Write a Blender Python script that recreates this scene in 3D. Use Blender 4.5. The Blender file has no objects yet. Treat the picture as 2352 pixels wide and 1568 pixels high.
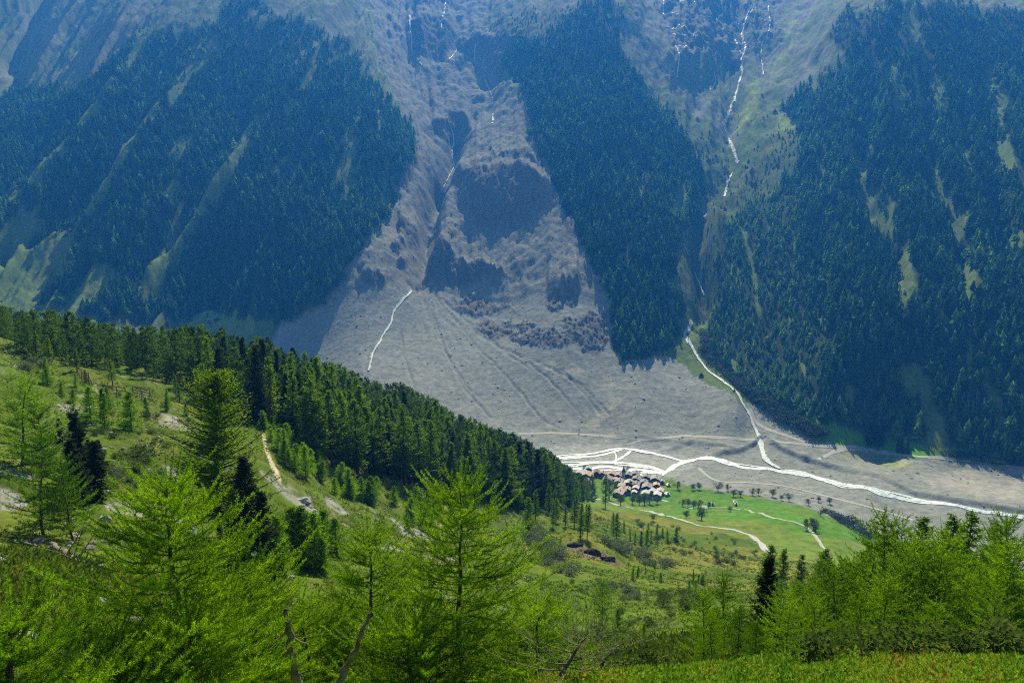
import bpy, math, random
import numpy as np
from mathutils import Vector
R = math.radians
SC = bpy.context.scene
COL = SC.collection
# ------------------------------------------------------------------ camera
CAMZ = 311.0
PITCH = 10.0
LENS = 28.0
cam_d = bpy.data.cameras.new('camera'); cam_d.lens = LENS; cam_d.sensor_width = 36
cam_d.clip_start = 0.1; cam_d.clip_end = 20000
cam = bpy.data.objects.new('camera', cam_d); COL.objects.link(cam)
cam.location = (0, 0, CAMZ); cam.rotation_euler = (R(90 - PITCH), 0, 0)
SC.camera = cam
HAZE_D = 0.000145
# ------------------------------------------------------------------ sky and sun
SUN_EL, SUN_AZ = 42.0, 5.0        # azimuth measured from +Y (view direction) towards +X
w = bpy.data.worlds.new("World"); SC.world = w; w.use_nodes = True
nt = w.node_tree; nt.nodes.clear()
sky = nt.nodes.new('ShaderNodeTexSky'); sky.sky_type = 'NISHITA'; sky.sun_disc = False
sky.sun_elevation = R(SUN_EL); sky.sun_rotation = R(SUN_AZ); sky.altitude = 2000; sky.air_density = 1.0; sky.dust_density = 0.6
bg = nt.nodes.new('ShaderNodeBackground'); bg.inputs[1].default_value = 0.08
wo = nt.nodes.new('ShaderNodeOutputWorld')
nt.links.new(sky.outputs[0], bg.inputs[0]); nt.links.new(bg.outputs[0], wo.inputs[0])
sd = bpy.data.lights.new('sun', 'SUN'); sd.energy = 5.0; sd.angle = R(0.5); sd.color = (1.0, 0.95, 0.88)
sun = bpy.data.objects.new('sun', sd); COL.objects.link(sun)
sdir = Vector((math.sin(R(SUN_AZ)) * math.cos(R(SUN_EL)), math.cos(R(SUN_AZ)) * math.cos(R(SUN_EL)), math.sin(R(SUN_EL))))
sun.rotation_euler = (-sdir).to_track_quat('-Z', 'Y').to_euler(); sun.location = (0, 50, CAMZ + 60)
SC.view_settings.view_transform = 'Standard'; SC.view_settings.look = 'None'
SC.view_settings.exposure = 0.74; SC.view_settings.gamma = 1.0
cy = SC.cycles
cy.use_denoising = False
cy.max_bounces = 6; cy.diffuse_bounces = 2; cy.glossy_bounces = 2; cy.transmission_bounces = 3
cy.transparent_max_bounces = 4; cy.volume_bounces = 0
cy.use_adaptive_sampling = False; cy.filter_width = 1.15
cy.sample_clamp_indirect = 4.0

# ------------------------------------------------------------------ helpers: photo pixels (2352 x 1568) to rays and back
FP = 2352 * LENS / 36.0
CT, ST = math.cos(R(PITCH)), math.sin(R(PITCH))
def ray(px, py):
    """azimuth and slope (dz / horizontal range) of the sight line through a photo pixel"""
    px = np.asarray(px, float); py = np.asarray(py, float)
    x = (px - 1176) / FP; u = -(py - 784) / FP
    y = CT + u * ST; dz = -ST + u * CT
    return np.arctan2(x, y), dz / np.hypot(x, y)
def project(x, y, z):
    dz = z - CAMZ
    f = y * CT - dz * ST
    f = np.where(f < 0.05, 0.05, f)
    u = y * ST + dz * CT
    return 1176 + FP * x / f, 784 - FP * u / f
def _h(ix, iy, s):
    h = (ix.astype(np.int64) * 374761393 + iy.astype(np.int64) * 668265263 + s * 1442695041) & 0x7fffffff
    h = ((h ^ (h >> 13)) * 1274126177) & 0x7fffffff
    h = (h ^ (h >> 16)) & 0x7fffffff
    return (h % 65536) / 65535.0
def vnoise(x, y, s=0):
    ix = np.floor(x); iy = np.floor(y); fx = x - ix; fy = y - iy
    fx = fx * fx * fx * (fx * (fx * 6 - 15) + 10); fy = fy * fy * fy * (fy * (fy * 6 - 15) + 10)
    a = _h(ix, iy, s); b = _h(ix + 1, iy, s); c = _h(ix, iy + 1, s); d = _h(ix + 1, iy + 1, s)
    return (a + (b - a) * fx + (c - a) * fy + (a - b - c + d) * fx * fy) * 2 - 1
def fbm(x, y, s=0, o=4, g=0.5):
    t = 0; a = 1.0; n = 0
    for k in range(o):
        t = t + a * vnoise(x * 2 ** k + 17.3 * k, y * 2 ** k - 9.1 * k, s + k); n += a; a *= g
    return t / n
def ridged(x, y, s=0, o=4, g=0.5):
    t = 0; a = 1.0; n = 0
    for k in range(o):
        t = t + a * (1 - 2 * np.abs(vnoise(x * 2 ** k + 3.7 * k, y * 2 ** k + 5.9 * k, s + k))); n += a; a *= g
    return t / n
def sstep(a, b, x):
    t = np.clip((x - a) / (b - a), 0, 1); return t * t * (3 - 2 * t)
def inpoly(px, py, poly):
    c = np.zeros(np.shape(px), bool); n = len(poly); j = n - 1
    for i in range(n):
        xi, yi = poly[i]; xj, yj = poly[j]
        if yi != yj:
            c ^= ((yi > py) != (yj > py)) & (px < (xj - xi) * (py - yi) / (yj - yi) + xi)
        j = i
    return c
def polydist(px, py, poly):
    """distance to a closed outline, negative inside"""
    d = linedist(px, py, list(poly) + [poly[0]])[0]
    return np.where(inpoly(px, py, poly), -d, d)
def linedist(px, py, line):
    """distance to a polyline, and the interpolated third coordinate (a width or height) where given"""
    best = np.full(np.shape(px), 1e9); wv = np.zeros(np.shape(px))
    for p, q in zip(line[:-1], line[1:]):
        dx, dy = q[0] - p[0], q[1] - p[1]; L = dx * dx + dy * dy + 1e-9
        t = np.clip(((px - p[0]) * dx + (py - p[1]) * dy) / L, 0, 1)
        d = np.hypot(px - p[0] - t * dx, py - p[1] - t * dy)
        m = d < best
        best = np.where(m, d, best)
        if len(p) > 2: wv = np.where(m, p[2] + t * (q[2] - p[2]), wv)
    return best, wv

# ------------------------------------------------------------------ the lie of the land: (photo x, photo y, distance in metres)
CP = [
 # ledge under the camera and the drop behind it
 (1300,1562,8.5),(1700,1524,11),(2000,1500,12.5),(2352,1488,12.5),(1700,1568,8.3),(2352,1568,8),(1300,1600,7.6),(1176,1800,4.2),(2352,1800,4.2),(0,1800,4.2),
 (1150,1600,8),(700,1640,7.5),(300,1620,8),(0,1600,9.5),
 (1700,1575,18),(2000,1556,20),(2352,1545,20),(1300,1580,13),(2700,1540,18),
 (1650,1512,34),(2000,1506,36),(2320,1500,36),(2700,1500,36),
 (-300,1560,10),(2700,1500,12),(2700,1800,5),(-300,1800,5),
 (700,1585,15),(1000,1590,18),(400,1560,18),(0,1540,15),
 # slope on the left
 (0,1400,34),(200,1400,38),(0,1300,55),(150,1300,60),(400,1420,40),(620,1370,75),(850,1420,65),(1100,1450,60),
 (0,1150,110),(100,1230,88),(300,1180,105),(483,1232,106),(700,1260,112),(850,1300,112),(1000,1330,115),(1150,1330,125),
 (0,960,165),(150,1000,160),(350,1040,155),(600,1080,165),(750,1180,165),(850,1200,185),
 (0,820,230),(200,885,220),(350,930,215),(480,970,210),(600,1010,205),(700,1070,210),(850,1150,225),(1000,1185,245),(1150,1215,260),
 (-300,700,230),(-300,900,150),(-300,1200,80),(-300,1400,30),
 (0,800,330),(300,850,340),(500,868,345),(720,945,350),(930,1000,380),(1100,1070,420),(1200,1105,460),(1320,1145,560),(-300,690,330),
 (1250,1190,330),(1330,1180,400),(1200,1260,230),
 # behind the wooded crest the ground falls to the valley floor
 (0,980,480),(300,1000,480),(600,1040,490),(850,1060,520),(1050,1100,570),(1200,1130,600),
 (0,920,750),(400,950,760),(800,1010,760),(1050,1060,760),(-300,900,600),
 # the hollow and the slope down to the village
 (1450,1500,52),(1600,1450,75),(1385,1450,112),(1550,1400,130),(1300,1400,125),(1800,1400,130),(2100,1420,120),(2352,1420,120),(2700,1420,120),
 (1250,1330,170),(1360,1270,262),(1450,1300,262),(1700,1330,290),(2000,1330,320),(2352,1330,330),(2700,1330,330),
 (1500,1270,330),(1650,1270,400),(1370,1200,380),
 (1550,1220,480),(1750,1240,545),(1900,1275,500),(1600,1190,640),(1400,1145,780),(1500,1150,800),(1800,1175,690),(1960,1215,650),(1980,1255,590),
]
CZ = [  # (photo x, photo y, height above the river in metres)
 (1440,1105,4),(1340,1095,4),(1540,1130,5),(1620,1128,6),(1780,1152,10),(1900,1185,9),(2000,1225,2),(2200,1270,1),(2352,1230,2),(2500,1230,2),
 (1300,1060,1),(1500,1075,0),(1700,1065,0.5),(1900,1100,0.5),(2100,1140,0.5),(2352,1188,0.5),(2600,1215,0.5),(1750,1110,3),(2000,1170,3),(2200,1215,3),
 (1500,1030,2),(1300,1025,3),(1650,1040,4),(1750,1035,4),(1850,1050,5),(2000,1090,5),(2200,1130,4),(2352,1150,3),(2100,1060,8),(2352,1068,9),(1950,1028,8),(2600,1100,9),
 (1200,1000,5),(1000,1000,8),(1400,990,7),(1600,1000,7),(1720,1010,6),(900,960,20),(1560,1030,2),(1600,1066,0.5),(2000,1000,9),(2200,1040,9),(2700,1090,12),
 (700,1000,10),
]
CF = [  # the opposite side
 (1300,880,1140),(1850,945,1085),(1780,920,1120),(1550,830,1235),(1600,900,1140),(1000,870,1190),(860,850,1230),(900,760,1360),(1450,930,1080),(1680,940,1075),(1130,800,1270),
 (650,770,1430),(500,745,1500),(0,700,1650),(200,745,1480),(-300,700,1700),
 (100,650,1690),(300,640,1590),(600,650,1520),(740,650,1500),(850,570,1560),
 (0,500,1950),(200,450,1880),(400,450,1780),(600,450,1740),(780,450,1760),(-300,500,1950),
 (200,250,2260),(400,200,2250),(600,200,2170),(750,200,2130),(870,240,2250),(-300,250,2400),
 (600,10,2600),(300,50,2700),(0,0,3500),(100,130,2950),(0,300,2550),(850,0,3000),(-300,0,3500),
 (960,640,1530),(1000,520,1760),(1035,400,1990),(1060,280,2300),(1020,150,2650),(1000,0,3200),(900,350,1990),(920,250,2250),(1130,220,2380),
 (1080,460,1760),(1200,400,1820),(1120,560,1610),(1200,600,1500),(1300,750,1270),(1150,720,1390),
 (1300,600,1460),(1400,800,1235),(1480,815,1220),(1350,300,1900),(1450,500,1580),(1250,200,2150),(1400,100,2330),(1350,0,2560),(1520,420,1760),(1545,620,1450),
 (1590,745,1345),(1625,680,1460),(1600,600,1540),(1650,470,1770),(1690,340,2060),(1690,200,2450),(1720,50,2950),(1600,30,3000),(1800,0,3200),
 (1800,420,1800),(1700,540,1600),(1700,700,1395),(1750,860,1200),
 (1950,600,1420),(1950,400,1690),(1880,240,2050),(2050,50,2300),(2150,0,2420),(2300,100,2330),(2200,300,1860),(2352,300,1900),(2200,600,1400),(2352,600,1390),
 (2200,850,1165),(2352,860,1155),(2000,860,1145),(2352,0,2900),(2700,300,1900),(2700,700,1330),(2700,0,2900),(2700,950,1135),
 (0,-300,5500),(600,-300,5500),(1176,-300,5600),(1800,-300,5500),(2352,-300,5500),(2700,-300,5500),(-300,-300,5500),
]
AZS = 2.2
_pts = []
for x, y, r in CP + CF:
    a, t = ray(x, y); _pts.append((float(a) * AZS, math.log(r), float(t)))
for x, y, z in CZ:
    a, t = ray(x, y); r = (z - CAMZ) / float(t); _pts.append((float(a) * AZS, math.log(r), float(t)))
_pts = np.array(_pts)
_pts = np.vstack([_pts, np.array([[a, math.log(1.2), -1.75 / 1.2] for a in (-2.4, -1.2, 0, 1.2, 2.4)])])
def _phi(d2): return 0.5 * d2 * np.log(d2 + 1e-12)
def _solve(P):
    n = len(P); A = np.zeros((n + 3, n + 3))
    d2 = (P[:, None, 0] - P[None, :, 0]) ** 2 + (P[:, None, 1] - P[None, :, 1]) ** 2
    A[:n, :n] = _phi(d2) + np.eye(n) * 2e-4
    A[:n, n] = 1; A[:n, n + 1] = P[:, 0]; A[:n, n + 2] = P[:, 1]; A[n:, :n] = A[:n, n:].T
    return np.linalg.solve(A, np.concatenate([P[:, 2], [0, 0, 0]]))
_W = _solve(_pts)
def tslope(u, v):
    o = np.zeros(u.shape)
    uf = u.ravel(); vf = v.ravel(); res = np.empty(uf.shape)
    for i in range(0, len(uf), 20000):
        a = uf[i:i + 20000]; b = vf[i:i + 20000]
        d2 = (a[:, None] - _pts[None, :, 0]) ** 2 + (b[:, None] - _pts[None, :, 1]) ** 2
        res[i:i + 20000] = _phi(d2) @ _W[:-3] + _W[-3] + _W[-2] * a + _W[-1] * b
    return res.reshape(u.shape)
# coarse grid of the smooth surface, then a fine polar grid
ca = np.linspace(-1.25, 1.25, 200); cr = np.linspace(math.log(1.0), math.log(5600), 330)
CA, CR = np.meshgrid(ca, cr, indexing='ij')
CTG = tslope(np.clip(CA, -0.72, 0.72) * AZS, CR)
az = np.concatenate([np.linspace(-1.25, -0.66, 60, endpoint=False), np.linspace(-0.66, 0.66, 1080), np.linspace(0.66, 1.25, 60)[1:]])
def span(a, b, st): return np.exp(np.arange(math.log(a), math.log(b), st))
rr = np.concatenate([span(1.2, 6, .04), span(6, 60, 0.011), span(60, 850, 0.009), span(850, 1350, 0.0022), span(1350, 3300, 0.0033), span(3300, 5200, 0.02)])
NA, NR = len(az), len(rr)
def bil(G, ga, gr, a, r):
    fa = np.clip((a - ga[0]) / (ga[-1] - ga[0]) * (len(ga) - 1), 0, len(ga) - 1.001)
    fr = np.clip((r - gr[0]) / (gr[-1] - gr[0]) * (len(gr) - 1), 0, len(gr) - 1.001)
    i = fa.astype(int); j = fr.astype(int); u = fa - i; v = fr - j
    return (G[i, j] * (1 - u) + G[i + 1, j] * u) * (1 - v) + (G[i, j + 1] * (1 - u) + G[i + 1, j + 1] * u) * v
AZ, RR = np.meshgrid(az, rr, indexing='ij'); LR = np.log(RR)
T0 = bil(CTG, ca, cr, AZ, LR)
X = RR * np.sin(AZ); Y = RR * np.cos(AZ)
Z = CAMZ + RR * T0
PX, PY = project(X, Y, Z)
far = sstep(820, 900, RR)
nearw = 1 - sstep(760, 840, RR)
# ---- outlines of the zones in the photo
DEBRIS = [(850,-60),(1135,-60),(1110,60),(1160,120),(1140,180),(1165,220),(1210,262),(1222,350),(1258,400),(1290,470),(1330,540),(1345,580),(1370,640),(1400,700),(1400,790),
          (1425,838),(1500,822),(1540,818),(1590,860),(1640,885),(1700,920),(1722,926),(1800,962),(1860,1008),(1950,1030),(2070,1050),(2352,1066),(2700,1090),(2700,1400),(1985,1222),(1900,1186),(1850,1164),
          (1750,1144),(1640,1127),(1560,1112),(1540,1085),(1330,1075),(1200,1100),(700,1000),(560,800),(625,775),(640,750),(730,712),(770,690),(800,620),(845,560),(900,500),(912,440),
          (948,385),(960,340),(935,270),(900,210),(868,150),(858,60)]
FORL = [(-300,240),(0,225),(60,212),(200,212),(260,130),(330,90),(450,78),(520,28),(600,8),(640,40),(720,58),(800,108),(835,150),(860,200),(885,240),(935,285),(950,340),(945,385),(912,440),(900,500),
        (845,560),(800,620),(770,690),(730,712),(640,748),(600,738),(430,728),(330,742),(230,742),(100,690),(150,640),(175,560),(190,510),(100,550),(0,600),(-300,720)]
FORM = [(1340,10),(1400,0),(1430,60),(1420,110),(1470,180),(1500,230),(1540,270),(1575,330),(1610,400),(1610,470),(1580,520),(1550,580),(1545,650),(1570,700),(1556,780),(1520,812),(1420,836),(1400,780),(1400,700),
        (1370,640),(1345,580),(1330,540),(1290,470),(1258,400),(1222,350),(1218,280),(1200,220),(1170,180),(1140,150),(1190,110),(1260,90),(1300,60)]
FORR = [(2080,20),(2200,5),(2352,50),(2700,80),(2700,1120),(2400,1075),(2290,1042),(2200,1032),(2150,1028),(2120,1000),(2090,1008),(2000,985),(1930,992),(1890,965),(1830,955),(1750,905),(1700,885),(1650,835),
        (1625,760),(1640,700),(1640,640),(1660,560),(1700,480),(1790,440),(1830,395),(1850,330),(1835,280),(1800,240),(1840,190),(1950,150),(1900,110),(1930,80),(2010,50)]
SCRUB = [(1560,300),(1650,330),(1690,400),(1760,320),(1830,290),(1850,330),(1830,395),(1790,440),(1700,480),(1660,560),(1640,640),(1640,700),(1570,700),(1550,640),(1600,470)]
SCRUBU = [(1130,60),(1340,20),(1300,80),(1170,180),(1130,170)]
SCRUBL = [(200,742),(280,640),(350,590),(345,680),(330,742),(430,728),(600,738),(560,760),(430,765)]
STRIPS = [  # open strips through the woods: x, y, half width
 [(585,280,5),(560,330,9),(530,400,9),(470,470,10),(400,570,11),(340,650,22)],
 [(380,205,4),(350,290,8),(300,360,9),(240,440,8),(190,510,10)],
 [(740,130,5),(700,200,6),(660,260,6)],[(500,120,4),(430,200,5),(400,260,5)],[(240,640,16),(180,700,20)],[(70,520,16),(20,580,20)],
 [(262,205,5),(200,290,8),(150,350,9),(90,420,8),(20,480,8)],
 [(886,220,6),(870,335,4)],
 [(2110,190,4),(2125,330,7),(2160,420,8),(2205,512,12)],
 [(2190,260,4),(2230,400,6),(2262,480,5)],
 [(1970,330,8),(1990,430,22),(2045,510,16)],
 [(2080,600,18),(2085,705,24)],[(2290,330,14),(2330,400,26),(2400,480,30)],[(2210,600,20),(2230,660,26)],
 [(2095,860,30),(2130,930,24),(2155,1010,20)],[(2262,850,14),(2290,930,12),(2315,1020,14)],[(1952,870,8),(1965,930,8)],[(1860,670,7),(1892,742,8)],
 [(2140,640,5),(2175,760,6)],[(2300,500,6),(2345,560,8)],[(1680,620,14),(1695,650,10)],[(1830,560,4),(1850,620,4)],[(2270,160,6),(2300,300,9)],[(1900,480,5),(1925,540,6)],
]
MEADB = [(1845,945),(1900,965),(1960,992),(2090,1012),(2150,1036),(2200,1052),(2100,1056),(2040,1046),(1950,1030),(1900,1010)]
MEADL = [(420,735),(500,722),(570,726),(590,760),(560,785),(430,760)]
VALM = [(1335,1098),(1420,1085),(1500,1100),(1560,1112),(1640,1127),(1750,1144),(1850,1164),(1900,1186),(1962,1205),(2010,1240),(1960,1300),(1880,1290),(1780,1262),(1700,1225),(1600,1200),(1530,1182),(1400,1168),(1335,1160)]
def wob(s, amp):   # ragged outlines: distortion of the zone coordinates that belongs to the ground itself
    return amp * fbm(AZ * 90, LR * 60, s, 3)
qx = PX + (wob(3, 14) + 7 * fbm(AZ * 300, LR * 200, 8, 2)) * far; qy = PY + (wob(5, 11) + 7 * fbm(AZ * 300, LR * 200, 9, 2)) * far
def zone(poly, soft=3.0): return 1 - sstep(-soft, soft, polydist(qx, qy, poly))
sel = far > 0
def zfar(poly, soft=3.0):
    o = np.zeros(AZ.shape); m = RR > 700
    o[m] = 1 - sstep(-soft, soft, polydist(qx[m], qy[m], poly)); return o
debris = zfar(DEBRIS, 4)
forest = np.maximum.reduce([zfar(FORL, 9), zfar(FORM, 8), zfar(FORR, 9)])
openst = np.zeros(AZ.shape); mf = RR > 1000
for s in STRIPS:
    d, wd = linedist(qx[mf], qy[mf], s)
    openst[mf] = np.maximum(openst[mf], 1 - sstep(0.6, 1.5, d / (wd * (1.45 if s[0][0] < 700 else .85) + (2.5 if s[0][0] < 700 else 1))))
skew = 0.36 * sstep(-.08, -.2, AZ) - 0.14 * sstep(.18, .3, AZ)
AS = AZ - skew * (LR - 7.4)
chute = sstep(.58, .74, ridged(AS * 34 + 3, LR * 2.6, 71, 3, .45)) * sstep(-.1, .25, fbm(AS * 20, LR * 9, 73, 3)) * (RR > 1150) * sstep(.3, .6, np.abs(AZ) * 3)
openst = np.maximum(openst, chute * .95 * forest)
forest = forest * (1 - openst) * (1 - debris)
scrub = np.maximum.reduce([zfar(SCRUB, 15), zfar(SCRUBU, 15), zfar(SCRUBL, 8)]) * (1 - forest) * (1 - debris)
meadb = np.maximum(zfar(MEADB, 3), 0) * (1 - debris)
meadl = zfar(MEADL, 4)
# ---- relief on the opposite side
DZ = np.zeros(AZ.shape)
hill = sstep(1150, 1350, RR) * np.clip(1 - debris * sstep(640, 700, PY), 0, 1)
hillf = hill * (1 - 0.85 * debris)
gull = ridged(AS * 30, LR * 3.0, 21, 4, 0.5)
DZ += hillf * RR * 0.0085 * gull * (1 + .7 * sstep(-.1, -.25, AZ))
DZ += hill * RR * 0.0048 * fbm(AS * 60, LR * 28, 31, 7, 0.62)
slopeleft = np.exp(-((PX - 400) / 420.0) ** 2) * sstep(760, 700, PY) * hill
# diagonal ravines and ribs on the left (x, y, depth)
RAV = [[(640,150,14),(600,270,30),(560,340,30),(500,430,34),(430,540,34),(350,640,26)],
       [(470,120,14),(400,230,26),(340,310,28),(270,410,32),(190,500,32),(60,590,20)],
       [(330,120,12),(250,240,24),(180,320,28),(110,400,30),(20,470,30)],
       [(740,180,10),(700,330,22),(640,470,26),(560,620,26),(500,700,14)],
       [(150,0,20),(120,80,30),(80,160,30)],[(2120,150,14),(2140,400,24),(2210,560,22),(2195,720,8)],[(2010,150,14),(1980,380,22),(2050,560,22),(2070,700,8)],
       [(2260,180,14),(2290,400,20),(2320,600,8)],[(1880,520,14),(1880,700,14),(1930,820,6)],[(1620,440,20),(1600,560,30),(1620,690,34),(1600,740,20)],
       [(1680,120,14),(1690,250,18),(1660,330,20),(1680,400,22),(1655,460,24)],[(1010,420,30),(990,480,44),(985,560,40),(965,640,20)],[(1045,310,20),(1040,370,34),(1015,420,34)],
       [(940,120,14),(945,190,8)],[(1100,130,12),(1130,230,14),(1120,280,12),(1060,330,20)]]
mm = RR > 1150
for L in RAV:
    if L[0][0] < 700: L = [(p_[0] - 42, p_[1], p_[2]) for p_ in L]
    d, dep = linedist(PX[mm], PY[mm], L)
    wv = 26.0
    DZ[mm] -= dep * np.exp(-(d / wv) ** 2) * hill[mm] * 1.25
    # a sharper rib on the sun side of each ravine
    d2, dep2 = linedist(PX[mm] - 34, PY[mm] + 4, L)
    DZ[mm] += 0.9 * dep2 * np.exp(-(d2 / 22) ** 2) * hill[mm] * 0.8
# rock steps: (centre x, top y, half width, bottom y, push in metres, tilt)
STEPS = [(1160,425,105,520,46,0.10),(1010,595,34,625,16,0),(1060,618,95,660,20,0.12),(1110,690,75,720,15,0.15),(1205,728,34,760,20,0),(1275,678,22,722,26,0),(1310,665,22,705,22,0),
         (1200,388,80,406,8,0.05),(1000,72,46,140,44,0),(960,60,30,110,20,0),(1090,95,40,135,26,0),(1180,100,60,200,30,0),(1035,286,45,320,26,0),(1000,10,60,40,16,0),
         (885,385,60,450,30,0.2),(915,560,18,582,12,0),(925,600,12,612,8,0),(860,635,30,660,8,0),(940,520,25,560,18,0),
         (1600,22,110,44,26,0.08),(1620,48,60,60,14,0.1),(1680,34,70,70,24,0.05),(1600,66,50,92,22,0.2),(1595,104,46,130,18,0.1),(1640,128,60,150,18,0.1),(1600,158,44,206,40,0),(1545,150,22,200,24,0),
         (1760,90,50,125,16,0),(1740,60,40,80,14,0),(1890,50,26,70,12,0),(1980,50,70,140,26,0),(2060,20,60,50,16,0),(1910,110,50,170,24,0),(1450,20,30,90,30,0),
         (1350,720,60,800,10,0),(1150,740,60,775,10,0.2),(1240,760,80,800,6,0)]
crag = np.zeros(AZ.shape)
for cx, yt, hw, yb, h, tl in STEPS:
    m = mm & (np.abs(PX - cx) < hw * 1.9) & (PY > yt - 220) & (PY < yb + 60)
    x = PX[m] - cx; edge = yt + tl * x + 24 * fbm(PX[m] / 22.0, PX[m] * 0 + cx, 77, 4, .6) + 0.12 * np.abs(x)
    bot = yb - 0.0 * x - (yb - yt) * 0.55 * (x / hw) ** 2
    bot = np.maximum(bot + 22 * fbm(PX[m] / 20.0, PX[m] * 0 + cx + 9, 79, 4, .6) * min(1, (yb - yt) / 60), edge + 4)
    v = (PY[m] - edge) / (bot - edge)
    wx = 1 - sstep(0.6, 1.25, np.abs(x) / hw)
    prof = np.where(v < 0, np.exp(v * 0.55), np.clip(1 - v, 0, 1))
    DZ[m] += h * wx * prof * hill[m]
    crag[m] = np.maximum(crag[m], wx * sstep(-0.15, 0.05, v) * (1 - sstep(0.9, 1.15, v)))
# rough rock at the stream's head and small rills on the scree
DZ += crag * 7 * ridged(AZ * 150, LR * 120, 45, 4, .6)
rockz = sstep(0, 1, 1 - polydist(PX, PY, [(1490,-40),(1790,-40),(1790,110),(1700,150),(1650,140),(1560,140),(1520,60)]) / 14.0) * (RR > 1500)
DZ += rockz * 9 * ridged(AZ * 120, LR * 90, 41, 4, 0.6)
DZ += hill * debris * RR * (0.0014 * ridged(AZ * 80 + 0.9 * np.sin(LR * 3), LR * 11, 51, 4, 0.6) + 0.0028 * fbm(AZ * 110, LR * 70, 55, 4, 0.6))
# fan: shallow channels radiating from its head, hummocks, banks along the river
fx, fy = 0, 0
a_, t_ = ray(960, 650); FX, FY = 1530 * math.sin(a_), 1530 * math.cos(a_)
fan = debris * sstep(1000, 1060, RR) * (1 - hill)
th = np.arctan2(X - FX, FY - Y); dist = np.hypot(X - FX, Y - FY)
DZ += fan * (1.5 * ridged(th * 7 + 0.25 * fbm(X / 90, Y / 90, 61, 2), dist / 420, 62, 3, 0.5) + 0.8 * fbm(X / 24, Y / 24, 63, 4, 0.6))
floor_ = debris * (1 - sstep(1000, 1060, RR)) * (RR > 600)
DZ += floor_ * (0.45 * fbm(X / 24, Y / 24, 64, 4, 0.6))
CHN = [[(1000,680),(1040,730),(1090,790),(1150,850),(1200,905),(1240,960),(1285,985)],[(985,690),(1000,760),(1040,840),(1070,900),(1130,960)],[(1075,740),(1150,800),(1250,840),(1330,880),(1400,950)],
       [(960,670),(920,700),(900,730),(880,760),(850,800),(840,850)],[(1290,850),(1340,900),(1380,950)],[(930,700),(920,760),(930,830),(950,880)],[(1020,690),(1100,770),(1220,850)],[(990,700),(1020,800),(1080,900)],[(1180,810),(1260,870),(1340,960)],[(1450,850),(1500,920),(1520,990)]]
for L in CHN:
    m = fan > 0.05
    d, _ = linedist(PX[m] + 5 * fbm(X[m] / 30, Y[m] / 30, 88, 3), PY[m], L)
    DZ[m] += fan[m] * (-1.5 * np.exp(-(d / 2.6) ** 2) + .45 * np.exp(-((d - 6) / 4.0) ** 2)) * (.5 + .9 * np.abs(fbm(X[m] / 60, Y[m] / 60, 89, 3)))
BANK = [([(1420,1008),(1480,1010),(1560,1022),(1620,1030)],3.0),([(1650,1048),(1700,1042),(1735,1025),(1745,1010)],6),([(1765,1018),(1800,1040),(1850,1062)],6),([(1850,1062),(1960,1090),(2020,1100),(2100,1140),(2352,1182)],5.5),
        ([(1530,1040),(1590,1022),(1650,1028),(1680,1040)],3)]
for L, hh in BANK:   # steep earth bank whose foot is the drawn line
    m = (RR > 700) & (RR < 1150)
    d, _ = linedist(PX[m], PY[m] + 3 * fbm(X[m] / 20, Y[m] / 20, 90, 2), L)
    lx = np.array([p[0] for p in L]); ly = np.array([p[1] for p in L])
    yl = np.interp(PX[m], lx, ly); above = yl - PY[m]
    inside = sstep(-20, 10, PX[m] - lx[0]) * sstep(20, -10, PX[m] - lx[-1])
    DZ[m] += inside * hh * np.where(above > 0, np.exp(-np.clip(above, 0, 1e3) / 22.0) * sstep(-1, 7, above), 0)
# ---- relief on the near side
nz = nearw * (1 - floor_)
DZ += nz * (0.006 * RR * fbm(AZ * 14, LR * 14, 101, 4, 0.5)) * sstep(12, 40, RR)
DZ += nz * np.minimum(RR * 0.004, 1.2) * fbm(X / 9.0, Y / 9.0, 103, 4, 0.6)
DZ += (RR < 40) * 0.10 * fbm(X / 0.9, Y / 0.9, 105, 4, 0.6) * sstep(3, 6, RR)
DZ += (RR < 200) * 0.35 * fbm(X / 3.2, Y / 3.2, 107, 3, 0.6) * sstep(8, 30, RR)
# steep hummocky bank under the road, a rock outcrop in the hollow
m = (PX > 1180) & (PX < 1480) & (RR > 150) & (RR < 420)
d, hh = linedist(PX[m], PY[m], [(1310,1238,5),(1345,1250,9),(1385,1262,9),(1410,1285,5)])
DZ[m] += hh * 0.55 * np.where(d < 60, np.exp(-(d / 22.0) ** 2), 0)
# flatten near zero on the village meadow
Z = Z + DZ
Tg = (Z - CAMZ) / RR
del CTG, CA, CR
PX2, PY2 = project(X, Y, Z)
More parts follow.
